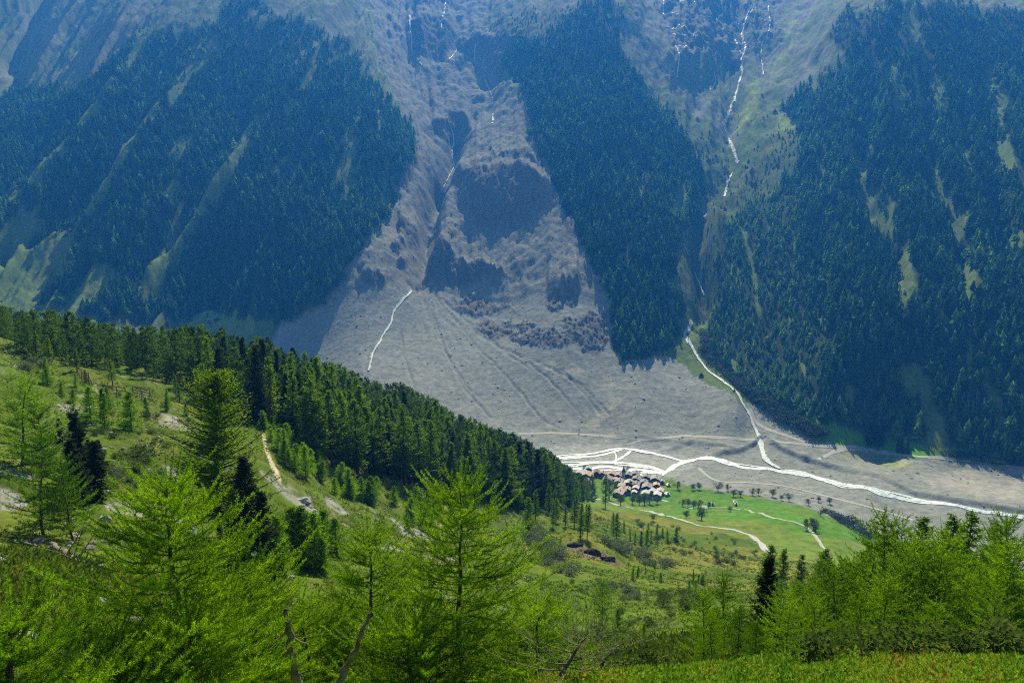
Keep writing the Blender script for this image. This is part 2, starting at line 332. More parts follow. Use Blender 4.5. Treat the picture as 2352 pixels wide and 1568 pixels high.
# first-hit tables
TM = np.maximum.accumulate(Tg, axis=1)
def hit(px, py, rmin=1.3):
    """first place on the ground along the sight line of a photo pixel"""
    a, t = ray(px, py); a = float(a); t = float(t)
    i = int(np.clip(np.searchsorted(az, a) - 1, 0, NA - 2)); f = (a - az[i]) / (az[i + 1] - az[i])
    col = Tg[i] * (1 - f) + Tg[i + 1] * f
    j0 = int(np.searchsorted(rr, rmin))
    k = np.nonzero(col[j0:] >= t)[0]
    if len(k) == 0: j = NR - 1
    else: j = int(k[0]) + j0
    if j == 0: r = rr[0]
    else:
        d = col[j] - col[j - 1]
        g = (t - col[j - 1]) / d if abs(d) > 1e-12 and k.size else 1.0
        r = rr[j - 1] + (rr[j] - rr[j - 1]) * min(max(g, 0), 1)
    x, y = r * math.sin(a), r * math.cos(a)
    return Vector((x, y, ground(x, y)))
def fidx(x, y):
    a = np.arctan2(x, y); r = np.hypot(x, y)
    i = np.clip(np.searchsorted(az, a) - 1, 0, NA - 2); j = np.clip(np.searchsorted(rr, r) - 1, 0, NR - 2)
    u = np.clip((a - az[i]) / (az[i + 1] - az[i]), 0, 1); v = np.clip((r - rr[j]) / (rr[j + 1] - rr[j]), 0, 1)
    return i, j, u, v
def samp(G, x, y):
    i, j, u, v = fidx(np.asarray(x, float), np.asarray(y, float))
    return (G[i, j] * (1 - u) + G[i + 1, j] * u) * (1 - v) + (G[i, j + 1] * (1 - u) + G[i + 1, j + 1] * u) * v
def ground(x, y): return float(samp(Z, x, y))
def at_r(px, r):
    """ground point in the photo column px (read at eye level) at horizontal distance r"""
    a = math.atan2((px - 1176) / FP, CT); x, y = r * math.sin(a), r * math.cos(a)
    return Vector((x, y, ground(x, y)))

# ------------------------------------------------------------------ colours of the ground
def c3(*v): return np.array(v, float)
shape = AZ.shape + (3,)
C = np.zeros(shape)
def lay(mask, col):
    global C
    if isinstance(col, tuple): col = c3(*col)
    C = C * (1 - mask[..., None]) + mask[..., None] * col
n1 = fbm(X / 60, Y / 60, 201, 4) ; n2 = fbm(X / 11, Y / 11, 202, 4); n3 = fbm(AS * 40, LR * 12, 203, 5, 0.6)
# opposite side: alpine grass, scree tongues, rock
lay(np.ones(AZ.shape), (.10, .15, .035))
lay(sstep(-.1, .5, n3) * 0.7, (.14, .17, .045))
up = sstep(330, 120, PY) * far
lay(sstep(0.0, .35, fbm(AS * 55 + 7, LR * 9, 204, 5, 0.6)) * up * 0.35, (.19, .19, .17))
SCREE = [[(1500,-40),(1590,-20),(1580,60),(1600,120),(1560,170),(1530,120),(1500,60)],[(1470,60),(1500,40),(1520,120),(1560,200),(1640,260),(1610,270),(1540,220),(1490,150)],[(1830,-40),(1900,-40),(1850,60),(1800,150),(1760,240),(1745,250),(1770,140)],
         [(1850,110),(1870,150),(1890,160),(1830,215),(1790,200),(1830,160)],[(60,60),(100,30),(180,60),(130,120),(90,180),(60,200),(70,120)],[(200,60),(300,40),(340,60),(240,130),(120,190)],[(1240,30),(1300,20),(1310,60),(1260,50)],
         [(2330,20),(2352,60),(2260,40),(2240,10)],[(1590,200),(1640,250),(1700,300),(1690,330),(1640,300),(1570,230)],[(1730,60),(1770,60),(1760,180),(1740,260),(1735,180)]]
for s in SCREE: lay(zfar(s, 8) * 0.6, (.20, .20, .175))
GREEN = [[(1700,250),(1720,190),(1750,190),(1740,280),(1690,300)],[(1770,60),(1830,30),(1830,120),(1790,170),(1765,160)],[(130,110),(190,80),(180,110),(110,160)],[(1780,250),(1830,260),(1840,310),(1790,330)],[(1150,270),(1210,260),(1225,330),(1180,330)],
         [(1760,330),(1800,340),(1790,370),(1740,380)],[(840,20),(900,60),(880,110),(850,60)],[(880,230),(890,230),(875,335),(865,335)]]
for s in GREEN: lay(zfar(s, 10) * 0.85, (.22, .28, .045))
lay(rockz * sstep(-.3, .3, ridged(AZ * 60, LR * 90, 43, 4)) * 0.9, (.11, .105, .10))
lay(up * (1 - debris) * sstep(.12, .4, ridged(AS * 70, LR * 45, 208, 5, .65)) * .8, (.15, .15, .14))
lay(up * (1 - debris) * sstep(.0, .3, fbm(AS * 130, LR * 60, 209, 5, .65)) * .6, (.055, .085, .02))
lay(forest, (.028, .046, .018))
lay(openst * (RR > 1000) * (1 - debris), (.10, .15, .035))
lay(openst * (RR > 1000) * sstep(0, .4, n2) * 0.3, (.15, .155, .11))
lay(scrub * 0.7, (.06, .085, .03))
lay(meadb, (.09, .22, .02)); lay(meadl, (.16, .21, .06))
# debris
dc = c3(.210, .222, .203)[None, None] * (1 + 0.10 * n1[..., None] + 0.10 * n2[..., None])
lay(debris, np.clip(dc, 0, 1))
lay(zfar([(1255,1032),(1330,1020),(1447,1018),(1570,1048),(1600,1062),(1540,1098),(1300,1088),(1255,1075)], 6) * .75, (.31, .32, .30))
lay(debris * sstep(.15, .6, fbm(X / 45 + 9, Y / 45, 206, 4)) * 0.35, (.27, .268, .24))
lay(debris * hill * .6, (.122, .132, .120))
lay(debris * hill * sstep(.0, .5, n3) * 0.3, (.20, .185, .165))
lay(debris * crag * 0.7, (.10, .10, .10))
for s in [[(1380,870),(1420,880),(1440,960),(1400,985),(1340,975),(1390,930)],[(1420,930),(1470,925),(1460,945)],[(1220,830),(1300,840),(1360,860),(1300,862),(1220,845)],[(1350,965),(1390,960),(1400,985),(1360,990)]]:
    lay(zfar(s, 12) * sstep(-.35, .35, fbm(X / 14, Y / 14, 207, 4)) * 0.8, (.34, .32, .25))
lay(zfar([(1930,1035),(1970,1033),(2095,1058),(2090,1080),(2060,1080),(1940,1055)], 4), (.235, .25, .15))
lay(zfar([(2005,1048),(2060,1055),(2060,1075),(2020,1068)], 5)*.6, (.15, .20, .07))
lay(zfar([(2100,1100),(2200,1085),(2352,1095),(2352,1160),(2200,1130)], 12) * 0.6, (.33, .31, .28))
# near side
near = (1 - debris) * (1 - sstep(800, 900, RR)) 
lay(near, (.08, .125, .013))
g1 = fbm(X / 30, Y / 30, 210, 5, 0.6); g2 = fbm(X / 6, Y / 6, 211, 5, 0.6)
lay(near * sstep(-.1, .35, g1) * 0.7, (.145, .15, .030))
lay(near * sstep(.0, .3, g2) * 0.6, (.075, .15, .012))
lay(near * sstep(.25, .5, g2 - g1) * 0.5, (.05, .07, .02))
lm = near * sstep(330, 240, RR) * sstep(1300, 1000, PX2)       # left slope: greener with bare stony streaks
lay(lm * 0.75, (.078, .125, .012))
lay(lm * sstep(.05, .4, fbm(X / 14, Y / 14, 231, 4)) * .7, (.11, .125, .022))
lay(lm * sstep(.15, .4, fbm(X / 5, Y / 5, 232, 4)) * .6, (.03, .055, .008))
st_ = ridged(X / 18 + 0.4 * Y / 18, Y / 60, 213, 4, 0.6)
lay(lm * sstep(.42, .72, st_) * sstep(-.2, .5, g2) * 0.9, (.30, .28, .25))
hm = near * sstep(200, 300, RR) * sstep(620, 520, RR)            # tawny hollow above the village
lay(hm * sstep(-.3, .4, g1) * 0.6, (.175, .165, .034))
vm = np.zeros(AZ.shape); m = (RR > 350) & (RR < 950)
vm[m] = 1 - sstep(-3, 5, polydist(PX2[m] + 6 * g2[m], PY2[m] + 3 * g2[m], VALM))
lay(vm * near, (.075, .185, .016))
lay(vm * near * sstep(.0, .5, g1) * .75, (.135, .165, .03))
lay(vm * near * sstep(-.5, .5, (PY2 - 1165 - .16 * (PX2 - 1500)) / 22 + 1.5 * g1) * .6, (.15, .17, .035))
lay(vm * near * sstep(.0, .8, np.sin((X * .8 + Y * .6) / 7 + 2 * g1)) * .25, (.13, .22, .03))
lay(vm * near * sstep(.1, .4, fbm(X / 8, Y / 8, 240, 4)) * .4, (.06, .13, .012))
lm2 = near * sstep(60, 20, RR)
lay(lm2 * 0.7, (.09, .16, .014))
lay(lm2 * sstep(.1, .4, fbm(X / 1.3, Y / 1.3, 215, 4)) * 0.6, (.17, .13, .03))
lay(lm2 * sstep(.25, .5, fbm(X / 1.1, Y / 1.1, 216, 4)) * 0.5, (.19, .09, .03))
GRAV = [[(0,1118),(60,1140),(62,1160),(0,1172)],[(235,1146),(290,1156),(335,1172),(330,1186),(250,1172)],[(378,1070),(410,1080),(408,1112),(385,1100)],[(0,1070),(60,1085),(80,1098),(40,1095),(0,1085)],
        [(590,1073),(640,1108),(700,1155),(745,1187),(735,1190),(680,1158),(620,1112)],[(745,1142),(765,1150),(800,1180),(780,1180),(750,1156)],[(150,1010),(185,1030),(235,1060),(225,1066),(170,1040)],
        [(60,1490),(130,1500),(180,1540),(150,1545),(80,1520)],[(0,1440),(60,1445),(150,1490),(60,1480)],[(570,1200),(620,1230),(590,1230)],[(900,1190),(960,1215),(1000,1240),(930,1230)],[(610,1270),(640,1330),(625,1350),(605,1300)]]
for s in GRAV:
    m = RR < 320
    zz = np.zeros(AZ.shape); zz[m] = 1 - sstep(-2, 5, polydist(PX2[m] + 6 * g2[m], PY2[m] + 4 * g2[m], s))
    zz *= sstep(-.45, .1, fbm(X / 2.2, Y / 2.2, 230, 4, .6)); lay(zz * 0.9, (.27, .26, .24))
    debris = np.maximum(debris, zz * 0.8)
m = RR < 330
zz = np.zeros(AZ.shape); d, wd = linedist(PX2[m], PY2[m], [(606,1000,5),(611,1030,4),(622,1060,5),(634,1085,7),(642,1102,5)]); zz[m] = 1 - sstep(.6, 1.2, d / wd); lay(zz, (.42, .36, .25))
m = (RR > 150) & (RR < 420)
zz = np.zeros(AZ.shape); d, wd = linedist(PX2[m], PY2[m], [(1305,1250,7),(1345,1268,14),(1385,1275,12),(1415,1295,8)]); zz[m] = 1 - sstep(.6, 1.2, d / wd); lay(zz*.9, (.14, .10, .075))
C = np.clip(C * (1 + 0.12 * fbm(AZ * 400, LR * 300, 221, 3)[..., None]), 0.003, 0.9)

def mesh_np(name, V, F, smooth=False):
    """V (n,3), F (m,3) or (m,4) -> mesh"""
    me = bpy.data.meshes.new(name); V = np.ascontiguousarray(V, np.float32); F = np.ascontiguousarray(F, np.int32)
    k = F.shape[1]
    me.vertices.add(len(V)); me.vertices.foreach_set('co', V.ravel())
    me.loops.add(F.size); me.loops.foreach_set('vertex_index', F.ravel())
    me.polygons.add(len(F)); me.polygons.foreach_set('loop_start', np.arange(0, F.size, k, dtype=np.int32))
    me.polygons.foreach_set('loop_total', np.full(len(F), k, np.int32))
    me.polygons.foreach_set('use_smooth', np.full(len(F), smooth, bool))
    me.update(calc_edges=True)
    return me
def vcol(me, name, cols):
    a = me.color_attributes.new(name, 'FLOAT_COLOR', 'POINT')
    c = np.ones((len(me.vertices), 4), np.float32); c[:, :3] = cols
    a.data.foreach_set('color', c.ravel())
def vval(me, name, v):
    a = me.attributes.new(name, 'FLOAT', 'POINT'); a.data.foreach_set('value', np.asarray(v, np.float32).ravel())
# ------------------------------------------------------------------ materials
def nodes(name):
    m = bpy.data.materials.new(name); m.use_nodes = True; n = m.node_tree; n.nodes.clear()
    o = n.nodes.new('ShaderNodeOutputMaterial'); return m, n, o
def L(n, a, b): n.links.new(a, b)
def mat_plain(name, col, rough=0.8, spec=0.3, nscale=0.0, namt=0.25, metal=0.0, bump=0.0):
    m, n, o = nodes(name); p = n.nodes.new('ShaderNodeBsdfPrincipled')
    p.inputs['Roughness'].default_value = rough; p.inputs['Specular IOR Level'].default_value = spec; p.inputs['Metallic'].default_value = metal
    if nscale:
        tc = n.nodes.new('ShaderNodeTexCoord'); t = n.nodes.new('ShaderNodeTexNoise'); t.inputs['Scale'].default_value = nscale; t.inputs['Detail'].default_value = 5
        L(n, tc.outputs['Object'], t.inputs['Vector'])
        r = n.nodes.new('ShaderNodeValToRGB'); r.color_ramp.elements[0].position = .3; r.color_ramp.elements[1].position = .7
        r.color_ramp.elements[0].color = tuple(c * (1 - namt) for c in col) + (1,); r.color_ramp.elements[1].color = tuple(min(1, c * (1 + namt)) for c in col) + (1,)
        L(n, t.outputs['Fac'], r.inputs[0]); L(n, r.outputs[0], p.inputs['Base Color'])
        if bump:
            b = n.nodes.new('ShaderNodeBump'); b.inputs['Strength'].default_value = bump; b.inputs['Distance'].default_value = 0.05; L(n, t.outputs['Fac'], b.inputs['Height']); L(n, b.outputs[0], p.inputs['Normal'])
    else: p.inputs['Base Color'].default_value = tuple(col) + (1,)
    L(n, p.outputs[0], o.inputs[0]); return m
def mat_leaf(name, a, b, trans=0.45, scale=1.2, rnd=0.25, rough=0.6):
    """foliage: two greens mixed by noise and by tree, part of the light passes through the needles"""
    m, n, o = nodes(name)
    tc = n.nodes.new('ShaderNodeTexCoord'); t = n.nodes.new('ShaderNodeTexNoise'); t.inputs['Scale'].default_value = scale; t.inputs['Detail'].default_value = 3
    L(n, tc.outputs['Object'], t.inputs['Vector'])
    oi = n.nodes.new('ShaderNodeObjectInfo')
    ad = n.nodes.new('ShaderNodeMath'); ad.operation = 'MULTIPLY_ADD'; L(n, oi.outputs['Random'], ad.inputs[0]); ad.inputs[1].default_value = rnd; L(n, t.outputs['Fac'], ad.inputs[2])
    r = n.nodes.new('ShaderNodeValToRGB'); r.color_ramp.elements[0].position = .38; r.color_ramp.elements[1].position = .62 + rnd
    r.color_ramp.elements[0].color = tuple(a) + (1,); r.color_ramp.elements[1].color = tuple(b) + (1,)
    L(n, ad.outputs[0], r.inputs[0])
    d = n.nodes.new('ShaderNodeBsdfDiffuse'); tr = n.nodes.new('ShaderNodeBsdfTranslucent'); mx = n.nodes.new('ShaderNodeMixShader'); mx.inputs[0].default_value = trans
    hs = n.nodes.new('ShaderNodeHueSaturation'); hs.inputs['Hue'].default_value = 0.485; hs.inputs['Saturation'].default_value = 1.15; hs.inputs['Value'].default_value = 1.6
    L(n, r.outputs[0], d.inputs[0]); L(n, r.outputs[0], hs.inputs['Color']); L(n, hs.outputs[0], tr.inputs[0])
    L(n, d.outputs[0], mx.inputs[1]); L(n, tr.outputs[0], mx.inputs[2]); L(n, mx.outputs[0], o.inputs[0])
    return m
def tag(o, label=None, cat=None, group=None, kind=None):
    if label: o['label'] = label
    if cat: o['category'] = cat
    if group: o['group'] = group
    if kind: o['kind'] = kind
    return o
def link(name, me, mat=None, parent=None):
    o = bpy.data.objects.new(name, me); COL.objects.link(o)
    if mat is not None and len(me.materials) == 0: me.materials.append(mat)
    if parent: o.parent = parent
    return o
# terrain material
m, n, o = nodes('ground')
ca_ = n.nodes.new('ShaderNodeAttribute'); ca_.attribute_name = 'Col'
gr = n.nodes.new('ShaderNodeAttribute'); gr.attribute_name = 'stony'
tc = n.nodes.new('ShaderNodeTexCoord')
def tex(scale, det=6, rough=0.6):
    t = n.nodes.new('ShaderNodeTexNoise'); t.inputs['Scale'].default_value = scale; t.inputs['Detail'].default_value = det; t.inputs['Roughness'].default_value = rough
    L(n, tc.outputs['Object'], t.inputs['Vector']); return t
tA = tex(0.12, 8, 0.65); tB = tex(1.6, 6, 0.7); tV = n.nodes.new('ShaderNodeTexVoronoi'); tV.inputs['Scale'].default_value = 0.16; L(n, tc.outputs['Object'], tV.inputs['Vector'])
def math_(op, a, b=None, c=None):
    k = n.nodes.new('ShaderNodeMath'); k.operation = op
    for i, v in enumerate((a, b, c)):
        if v is None: continue
        if isinstance(v, (int, float)): k.inputs[i].default_value = v
        else: L(n, v, k.inputs[i])
    return k.outputs[0]
va = math_('MULTIPLY_ADD', tA.outputs['Fac'], 1.5, 0.25)
vb = math_('MULTIPLY_ADD', tB.outputs['Fac'], 1.6, 0.2)
vv = math_('MULTIPLY', va, vb)
mulc = n.nodes.new('ShaderNodeVectorMath'); mulc.operation = 'SCALE'; L(n, ca_.outputs['Color'], mulc.inputs[0]); L(n, vv, mulc.inputs['Scale'])
p = n.nodes.new('ShaderNodeBsdfPrincipled'); p.inputs['Roughness'].default_value = 1.0; p.inputs['Specular IOR Level'].default_value = 0.03
L(n, mulc.outputs[0], p.inputs['Base Color'])
hh_ = math_('ADD', math_('MULTIPLY', tA.outputs['Fac'], math_('MULTIPLY_ADD', gr.outputs['Fac'], 2.2, 0.8)), math_('MULTIPLY', tB.outputs['Fac'], 0.25))
bp = n.nodes.new('ShaderNodeBump'); bp.inputs['Strength'].default_value = 0.55; bp.inputs['Distance'].default_value = 1.0; L(n, hh_, bp.inputs['Height']); L(n, bp.outputs[0], p.inputs['Normal'])
L(n, p.outputs[0], o.inputs[0]); MG = m

ids = (np.arange(NA)[:, None] * NR + np.arange(NR)[None, :])
F = np.stack([ids[:-1, :-1], ids[1:, :-1], ids[1:, 1:], ids[:-1, 1:]], -1).reshape(-1, 4)[:, ::-1]
V = np.stack([X, Y, Z], -1).reshape(-1, 3)
me = mesh_np('ground', V, F, True); vcol(me, 'Col', C.reshape(-1, 3)); vval(me, 'stony', np.clip(debris, 0, 1))
g = link('ground', me, MG); tag(g, kind='structure')
# ------------------------------------------------------------------ plant builders (numpy geometry)
class Geo:
    """collects triangles; one instance becomes one mesh"""
    def __init__(s): s.v = []; s.f = []; s.n = 0
    def add(s, V, F):
        V = np.asarray(V, float).reshape(-1, 3); F = np.asarray(F, int).reshape(-1, 3)
        s.v.append(V); s.f.append(F + s.n); s.n += len(V)
    def arrays(s): return np.concatenate(s.v), np.concatenate(s.f)
    def mesh(s, name, smooth=False):
        V, F = s.arrays(); return mesh_np(name, V, F, smooth)
def tube(geo, P, rad, k=6):
    """tapered tube along the points P with radii rad"""
    P = np.asarray(P, float); n = len(P); T = np.gradient(P, axis=0); T /= np.linalg.norm(T, axis=1)[:, None] + 1e-9
    ref = np.array([0.31, 0.95, 0.05]) if abs(T[:, 2]).mean() > 0.6 else np.array([0, 0, 1.0])
    A = np.cross(T, ref); A /= np.linalg.norm(A, axis=1)[:, None] + 1e-9; B = np.cross(T, A)
    th = np.linspace(0, 2 * math.pi, k, endpoint=False)
    V = P[:, None] + np.asarray(rad)[:, None, None] * (A[:, None] * np.cos(th)[None, :, None] + B[:, None] * np.sin(th)[None, :, None])
    V = V.reshape(-1, 3); F = []
    for i in range(n - 1):
        for j in range(k):
            a, b = i * k + j, i * k + (j + 1) % k; F += [(a, b, b + k), (a, b + k, a + k)]
    geo.add(V, F)
def tris(geo, O, D, S, length, width):
    """one slim triangle per row: root O, direction D, side vector S"""
    n = len(O); L_ = np.asarray(length).reshape(-1, 1) * np.ones((n, 1)); W_ = np.asarray(width).reshape(-1, 1) * np.ones((n, 1))
    V = np.stack([O - S * W_ * .5, O + S * W_ * .5, O + D * L_], 1).reshape(-1, 3)
    geo.add(V, np.arange(3 * n).reshape(-1, 3))
def kites(geo, O, D, S, length, width, mid=0.45):
    n = len(O); L_ = np.asarray(length).reshape(-1, 1) * np.ones((n, 1)); W_ = np.asarray(width).reshape(-1, 1) * np.ones((n, 1))
    M = O + D * L_ * mid
    V = np.stack([O, M - S * W_ * .5, O + D * L_, M + S * W_ * .5], 1).reshape(-1, 3)
    b = np.arange(n)[:, None] * 4
    geo.add(V, np.concatenate([b + [[0, 1, 2]], b + [[0, 2, 3]]]))
def unit(v): return v / (np.linalg.norm(v, axis=-1, keepdims=True) + 1e-9)

def conifer(seed, rad=0.17, nbr=110, steps=7, low=0.12, power=0.8, droop=-0.25, lift=0.25, gap=0.15, tw=0.05, ww=0.014, fan_=2, lean=0.0, trunk_r=0.013, bare=0.25, clump=0.3, wood=True):
    """a conifer of height 1: (crown arrays, wood arrays).  Branches leave a tapered trunk, carry rows of twigs"""
    rg = np.random.RandomState(seed); cr = Geo(); wd = Geo()
    zs = np.linspace(-0.04, 1, 9); bx = lean * zs ** 1.5 + 0.006 * rg.randn(9).cumsum() * .4; by = 0.006 * rg.randn(9).cumsum() * .4
    bx[0:2] = 0; by[0:2] = 0
    def axis(z): return np.stack([np.interp(z, zs, bx), np.interp(z, zs, by), z], -1)
    tube(wd, axis(zs), trunk_r * (1.04 - zs * 0.98) + 0.0008, 6)
    lobes = 0.75 + 0.5 * rg.rand(12)                     # uneven outline: some directions and heights reach farther
    for i in range(nbr):
        f = low + (1 - low) * (i + rg.rand()) / nbr
        if rg.rand() < gap: continue
        g = (f - low) / (1 - low)
        a = rg.rand() * 2 * math.pi + i * 2.4
        prof = (1 - g) ** power * min(1, 0.35 + g * 5.0)
        ln = rad * prof * lobes[int(g * 11.9)] * (0.65 + 0.5 * rg.rand()) + 0.012
        d = np.array([math.cos(a), math.sin(a), 0]); sl = droop + (lift - droop) * g + 0.12 * rg.randn()
        s = np.linspace(0, 1, steps + 1)[:, None]
        o = axis(np.array(f))
        P = o + d * ln * s + np.array([0, 0, 1.0]) * ln * (sl * s + (0.32 if droop < 0 else 0.1) * s ** 2)
        side0 = np.cross(d, [0, 0, 1.0])
        P = P + side0 * ln * 0.08 * rg.randn() * s ** 2
        if wood: tube(wd, P[::max(1, steps // 3)], np.linspace(0.0042, 0.0012, len(P[::max(1, steps // 3)])) * (0.5 + ln / rad), 3)
        T = unit(np.gradient(P, axis=0)); sel_ = s[:, 0] > bare * (1 - g)
        Pk = P[sel_]; Tk = T[sel_]; sk = s[sel_, 0]
        if len(Pk) == 0: continue
        for q in range(fan_):
            for sg in (-1, 1):
                ang = 0.75 + 0.35 * rg.randn(len(Pk)); up = 0.25 * rg.randn(len(Pk)) - 0.12
                S = unit(np.cross(Tk, [0, 0, 1.0]))
                D = unit(Tk * np.cos(ang)[:, None] + sg * S * np.sin(ang)[:, None] + np.array([0, 0, 1.0]) * up[:, None])
                O = Pk + clump * tw * 0.6 * rg.randn(len(Pk), 3)
                l_ = tw * (1.15 - 0.55 * sk) * (0.6 + 0.7 * rg.rand(len(Pk))) * (0.45 + 0.75 * (1 - g))
                N = unit(np.cross(D, unit(S + 0.8 * rg.randn(len(Pk), 3))))
                kites(cr, O, D, N, l_, ww * (0.7 + 0.6 * rg.rand(len(Pk))))
        kites(cr, Pk[-1:], T[-1:], unit(np.cross(T[-1:], [0, 0, 1.0])), tw * 0.8, ww)
    z = np.linspace(0.93, 1.0, 5); P = axis(z)
    for q in range(3):
        a = rg.rand(5) * 6.28; D = unit(np.stack([np.cos(a) * .7, np.sin(a) * .7, np.full(5, .8)], -1))
        kites(cr, P, D, unit(np.cross(D, rg.randn(5, 3))), tw * 0.5, ww * .8)
    return cr, wd
def _unused(): pass
def feather(seed, h, rad, nbr=64, twigs=13, needles=80, low=0.05, power=0.75, rise=0.35, nl=0.042, nw=0.0062, lean=0.0, tr=0.045):
    """a young larch near enough to show its needles; real metres"""
    rg = np.random.RandomState(seed); cr = Geo(); wd = Geo(); ends = []
    zs = np.linspace(-0.3, h, 12); bx = lean * (np.clip(zs, 0, None) / h) ** 1.4 + 0.02 * rg.randn(12).cumsum(); by = 0.02 * rg.randn(12).cumsum(); bx[:2] = 0; by[:2] = 0
    def axis(z): return np.stack([np.interp(z, zs, bx), np.interp(z, zs, by), z], -1)
    tube(wd, axis(zs), tr * (1.05 - np.clip(zs, 0, None) / h) + 0.004, 8)
    def brush(P0, D0, ln, dens):
        """a shoot with needles standing off it all round"""
        n = max(8, int(dens * ln / 0.35)); s = rg.rand(n); bend = np.array([0, 0, 1.0]) * 0.22 * ln
        P = P0 + D0 * ln * s[:, None] + bend * (s ** 2)[:, None]
        side = rg.randn(n, 3); T = unit(D0 + 2 * bend / max(ln, .01) * s[:, None] * .5)
        side = unit(side - (side * T).sum(1)[:, None] * T); D = unit(side + T * (0.35 + 0.5 * rg.rand(n))[:, None])
        tris(cr, P, D, unit(np.cross(D, rg.randn(n, 3))), nl * (0.6 + 0.7 * rg.rand(n)) * (1.0 - 0.45 * s), nw)
        Q = np.array([0, .5, 1])[:, None]; tube(wd, P0 + D0 * ln * Q + bend * Q ** 2, [0.0032, 0.0022, 0.001], 3)
    for i in range(nbr):
        g = (i + rg.rand()) / nbr; f = low + (1 - low) * g; a = i * 2.399 + 0.5 * rg.randn()
        ln = rad * (1 - g) ** power * min(1, .4 + 4 * g) * (0.6 + 0.6 * rg.rand()) + 0.16
        d = np.array([math.cos(a), math.sin(a), 0]); rs = rise * (0.25 + g) + 0.12 * rg.randn()
        s = np.linspace(0, 1, 8)[:, None]; P = axis(np.array(f * h)) + d * ln * s + np.array([0, 0, 1.0]) * ln * (rs * s + 0.22 * s ** 2) + np.cross(d, [0, 0, 1.0]) * ln * 0.12 * rg.randn() * s ** 2
        tube(wd, P, np.linspace(0.009, 0.0025, 8) * (0.4 + ln / rad * 0.8), 4)
        T = unit(np.gradient(P, axis=0)); m = max(3, int(twigs * ln / rad + 2))
        for k in range(m):
            u = 0.12 + 0.88 * (k + rg.rand()) / m; o = np.array([np.interp(u * 7, range(8), P[:, c]) for c in range(3)]); t = T[min(7, int(u * 7.9))]
            sd_ = np.cross(t, [0, 0, 1.0]) * (1 if k % 2 else -1); ang = 0.9 * rg.rand() + 0.25
            D = unit(t * math.cos(ang) + sd_ * math.sin(ang) + np.array([0, 0, 1.0]) * (0.35 * rg.randn() + 0.1))
            brush(o, D, (0.14 + 0.26 * rg.rand()) * (1.1 - .4 * u), needles)
        brush(P[-1], T[-1], 0.22 + 0.2 * rg.rand(), needles * 1.2)
        n = int(needles * ln * 3.0); s_ = rg.rand(n); Pn = np.stack([np.interp(s_ * 7, range(8), P[:, c]) for c in range(3)], -1); Dn = unit(rg.randn(n, 3))
        tris(cr, Pn, Dn, unit(np.cross(Dn, rg.randn(n, 3))), nl * (0.6 + 0.5 * rg.rand(n)), nw)
    brush(axis(np.array(h * .98)), unit(np.array([0.05, 0, 1.0])), 0.4, needles * 1.5)
    return cr, wd
def bush(seed, n=380, flat=0.7, size=0.11, stems=7):
    """a round bush of diameter 1 standing on the origin"""
    rg = np.random.RandomState(seed); cr = Geo(); wd = Geo()
    c = np.stack([rg.randn(9) * .2, rg.randn(9) * .2, 0.25 + 0.22 * rg.rand(9)], -1); rd = 0.17 + 0.13 * rg.rand(9)
    k = rg.randint(0, 9, n); D = unit(rg.randn(n, 3)); rr_ = rd[k] * (0.45 + 0.6 * rg.rand(n) ** .5)
    O = c[k] + D * rr_[:, None]; O[:, 2] = np.abs(O[:, 2]) * flat / 0.7
    Dl = unit(D + 0.8 * rg.randn(n, 3)); kites(cr, O, Dl, unit(np.cross(Dl, rg.randn(n, 3))), size * (0.6 + 0.8 * rg.rand(n)), size * 0.55)
    for i in range(stems):
        e = c[i % 9] * np.array([1, 1, .9]); tube(wd, [np.array([0, 0, -.05]), e * .5 + rg.randn(3) * .02, e], [0.022, 0.013, 0.005], 4)
    return cr, wd
def broadleaf(seed, n=1500, size=0.045, rad=.3):
    """a small deciduous tree of height 1"""
    rg = np.random.RandomState(seed); cr = Geo(); wd = Geo()
    tube(wd, [[0, 0, -.04], [.01, 0, .2], [0, .015, .42], [.01, .0, .7]], [.03, .024, .017, .006], 7)
    m = 16; c = np.stack([rg.randn(m) * rad * .5, rg.randn(m) * rad * .5, 0.35 + 0.5 * rg.rand(m)], -1); rd = rad * (0.3 + 0.3 * rg.rand(m)) * (1.1 - np.abs(c[:, 2] - .55))
    for e in c: tube(wd, [[0, 0, .2 + .25 * rg.rand()], e * .6 + [0, 0, .05], e], [.011, .007, .003], 4)
    k = rg.randint(0, m, n); D = unit(rg.randn(n, 3)); O = c[k] + D * (rd[k] * (0.4 + .6 * rg.rand(n) ** .5))[:, None]
    Dl = unit(D + .8 * rg.randn(n, 3)); kites(cr, O, Dl, unit(np.cross(Dl, rg.randn(n, 3))), size * (.6 + .8 * rg.rand(n)), size * .6)
    return cr, wd
# ---- materials of plants
M_LARCH = mat_leaf('larch_needles', (.055, .125, .010), (.14, .25, .016), .5, 1.0, .35)
M_YOUNG = mat_leaf('young_larch_needles', (.045, .13, .008), (.19, .36, .018), .45, 1.6, .5)
M_NEAR = mat_leaf('bright_larch_needles', (.050, .15, .006), (.26, .47, .022), .45, 2.2, .1)
M_SPRUCE = mat_leaf('spruce_needles', (.014, .028, .010), (.032, .055, .016), .25, 1.0, .25)
M_WILLOW = mat_leaf('grey_green_leaves', (.075, .11, .055), (.14, .175, .09), .35, .8, .2)
M_BUSH = mat_leaf('bush_leaves', (.045, .075, .02), (.09, .13, .035), .4, .8, .2)
M_BARK = mat_plain('dark_bark', (.055, .042, .034), .95, .1, 3, .4)
M_BARKN = mat_plain('grey_brown_bark', (.12, .095, .075), .95, .1, 9, .5, 0, .8)
M_DEAD = mat_plain('weathered_wood', (.19, .16, .13), .9, .15, 7, .6, 0, 1.0)
M_ROCK = mat_plain('pale_rock', (.33, .32, .31), .9, .2, 1.3, .35, 0, .8)
PROTO = {}
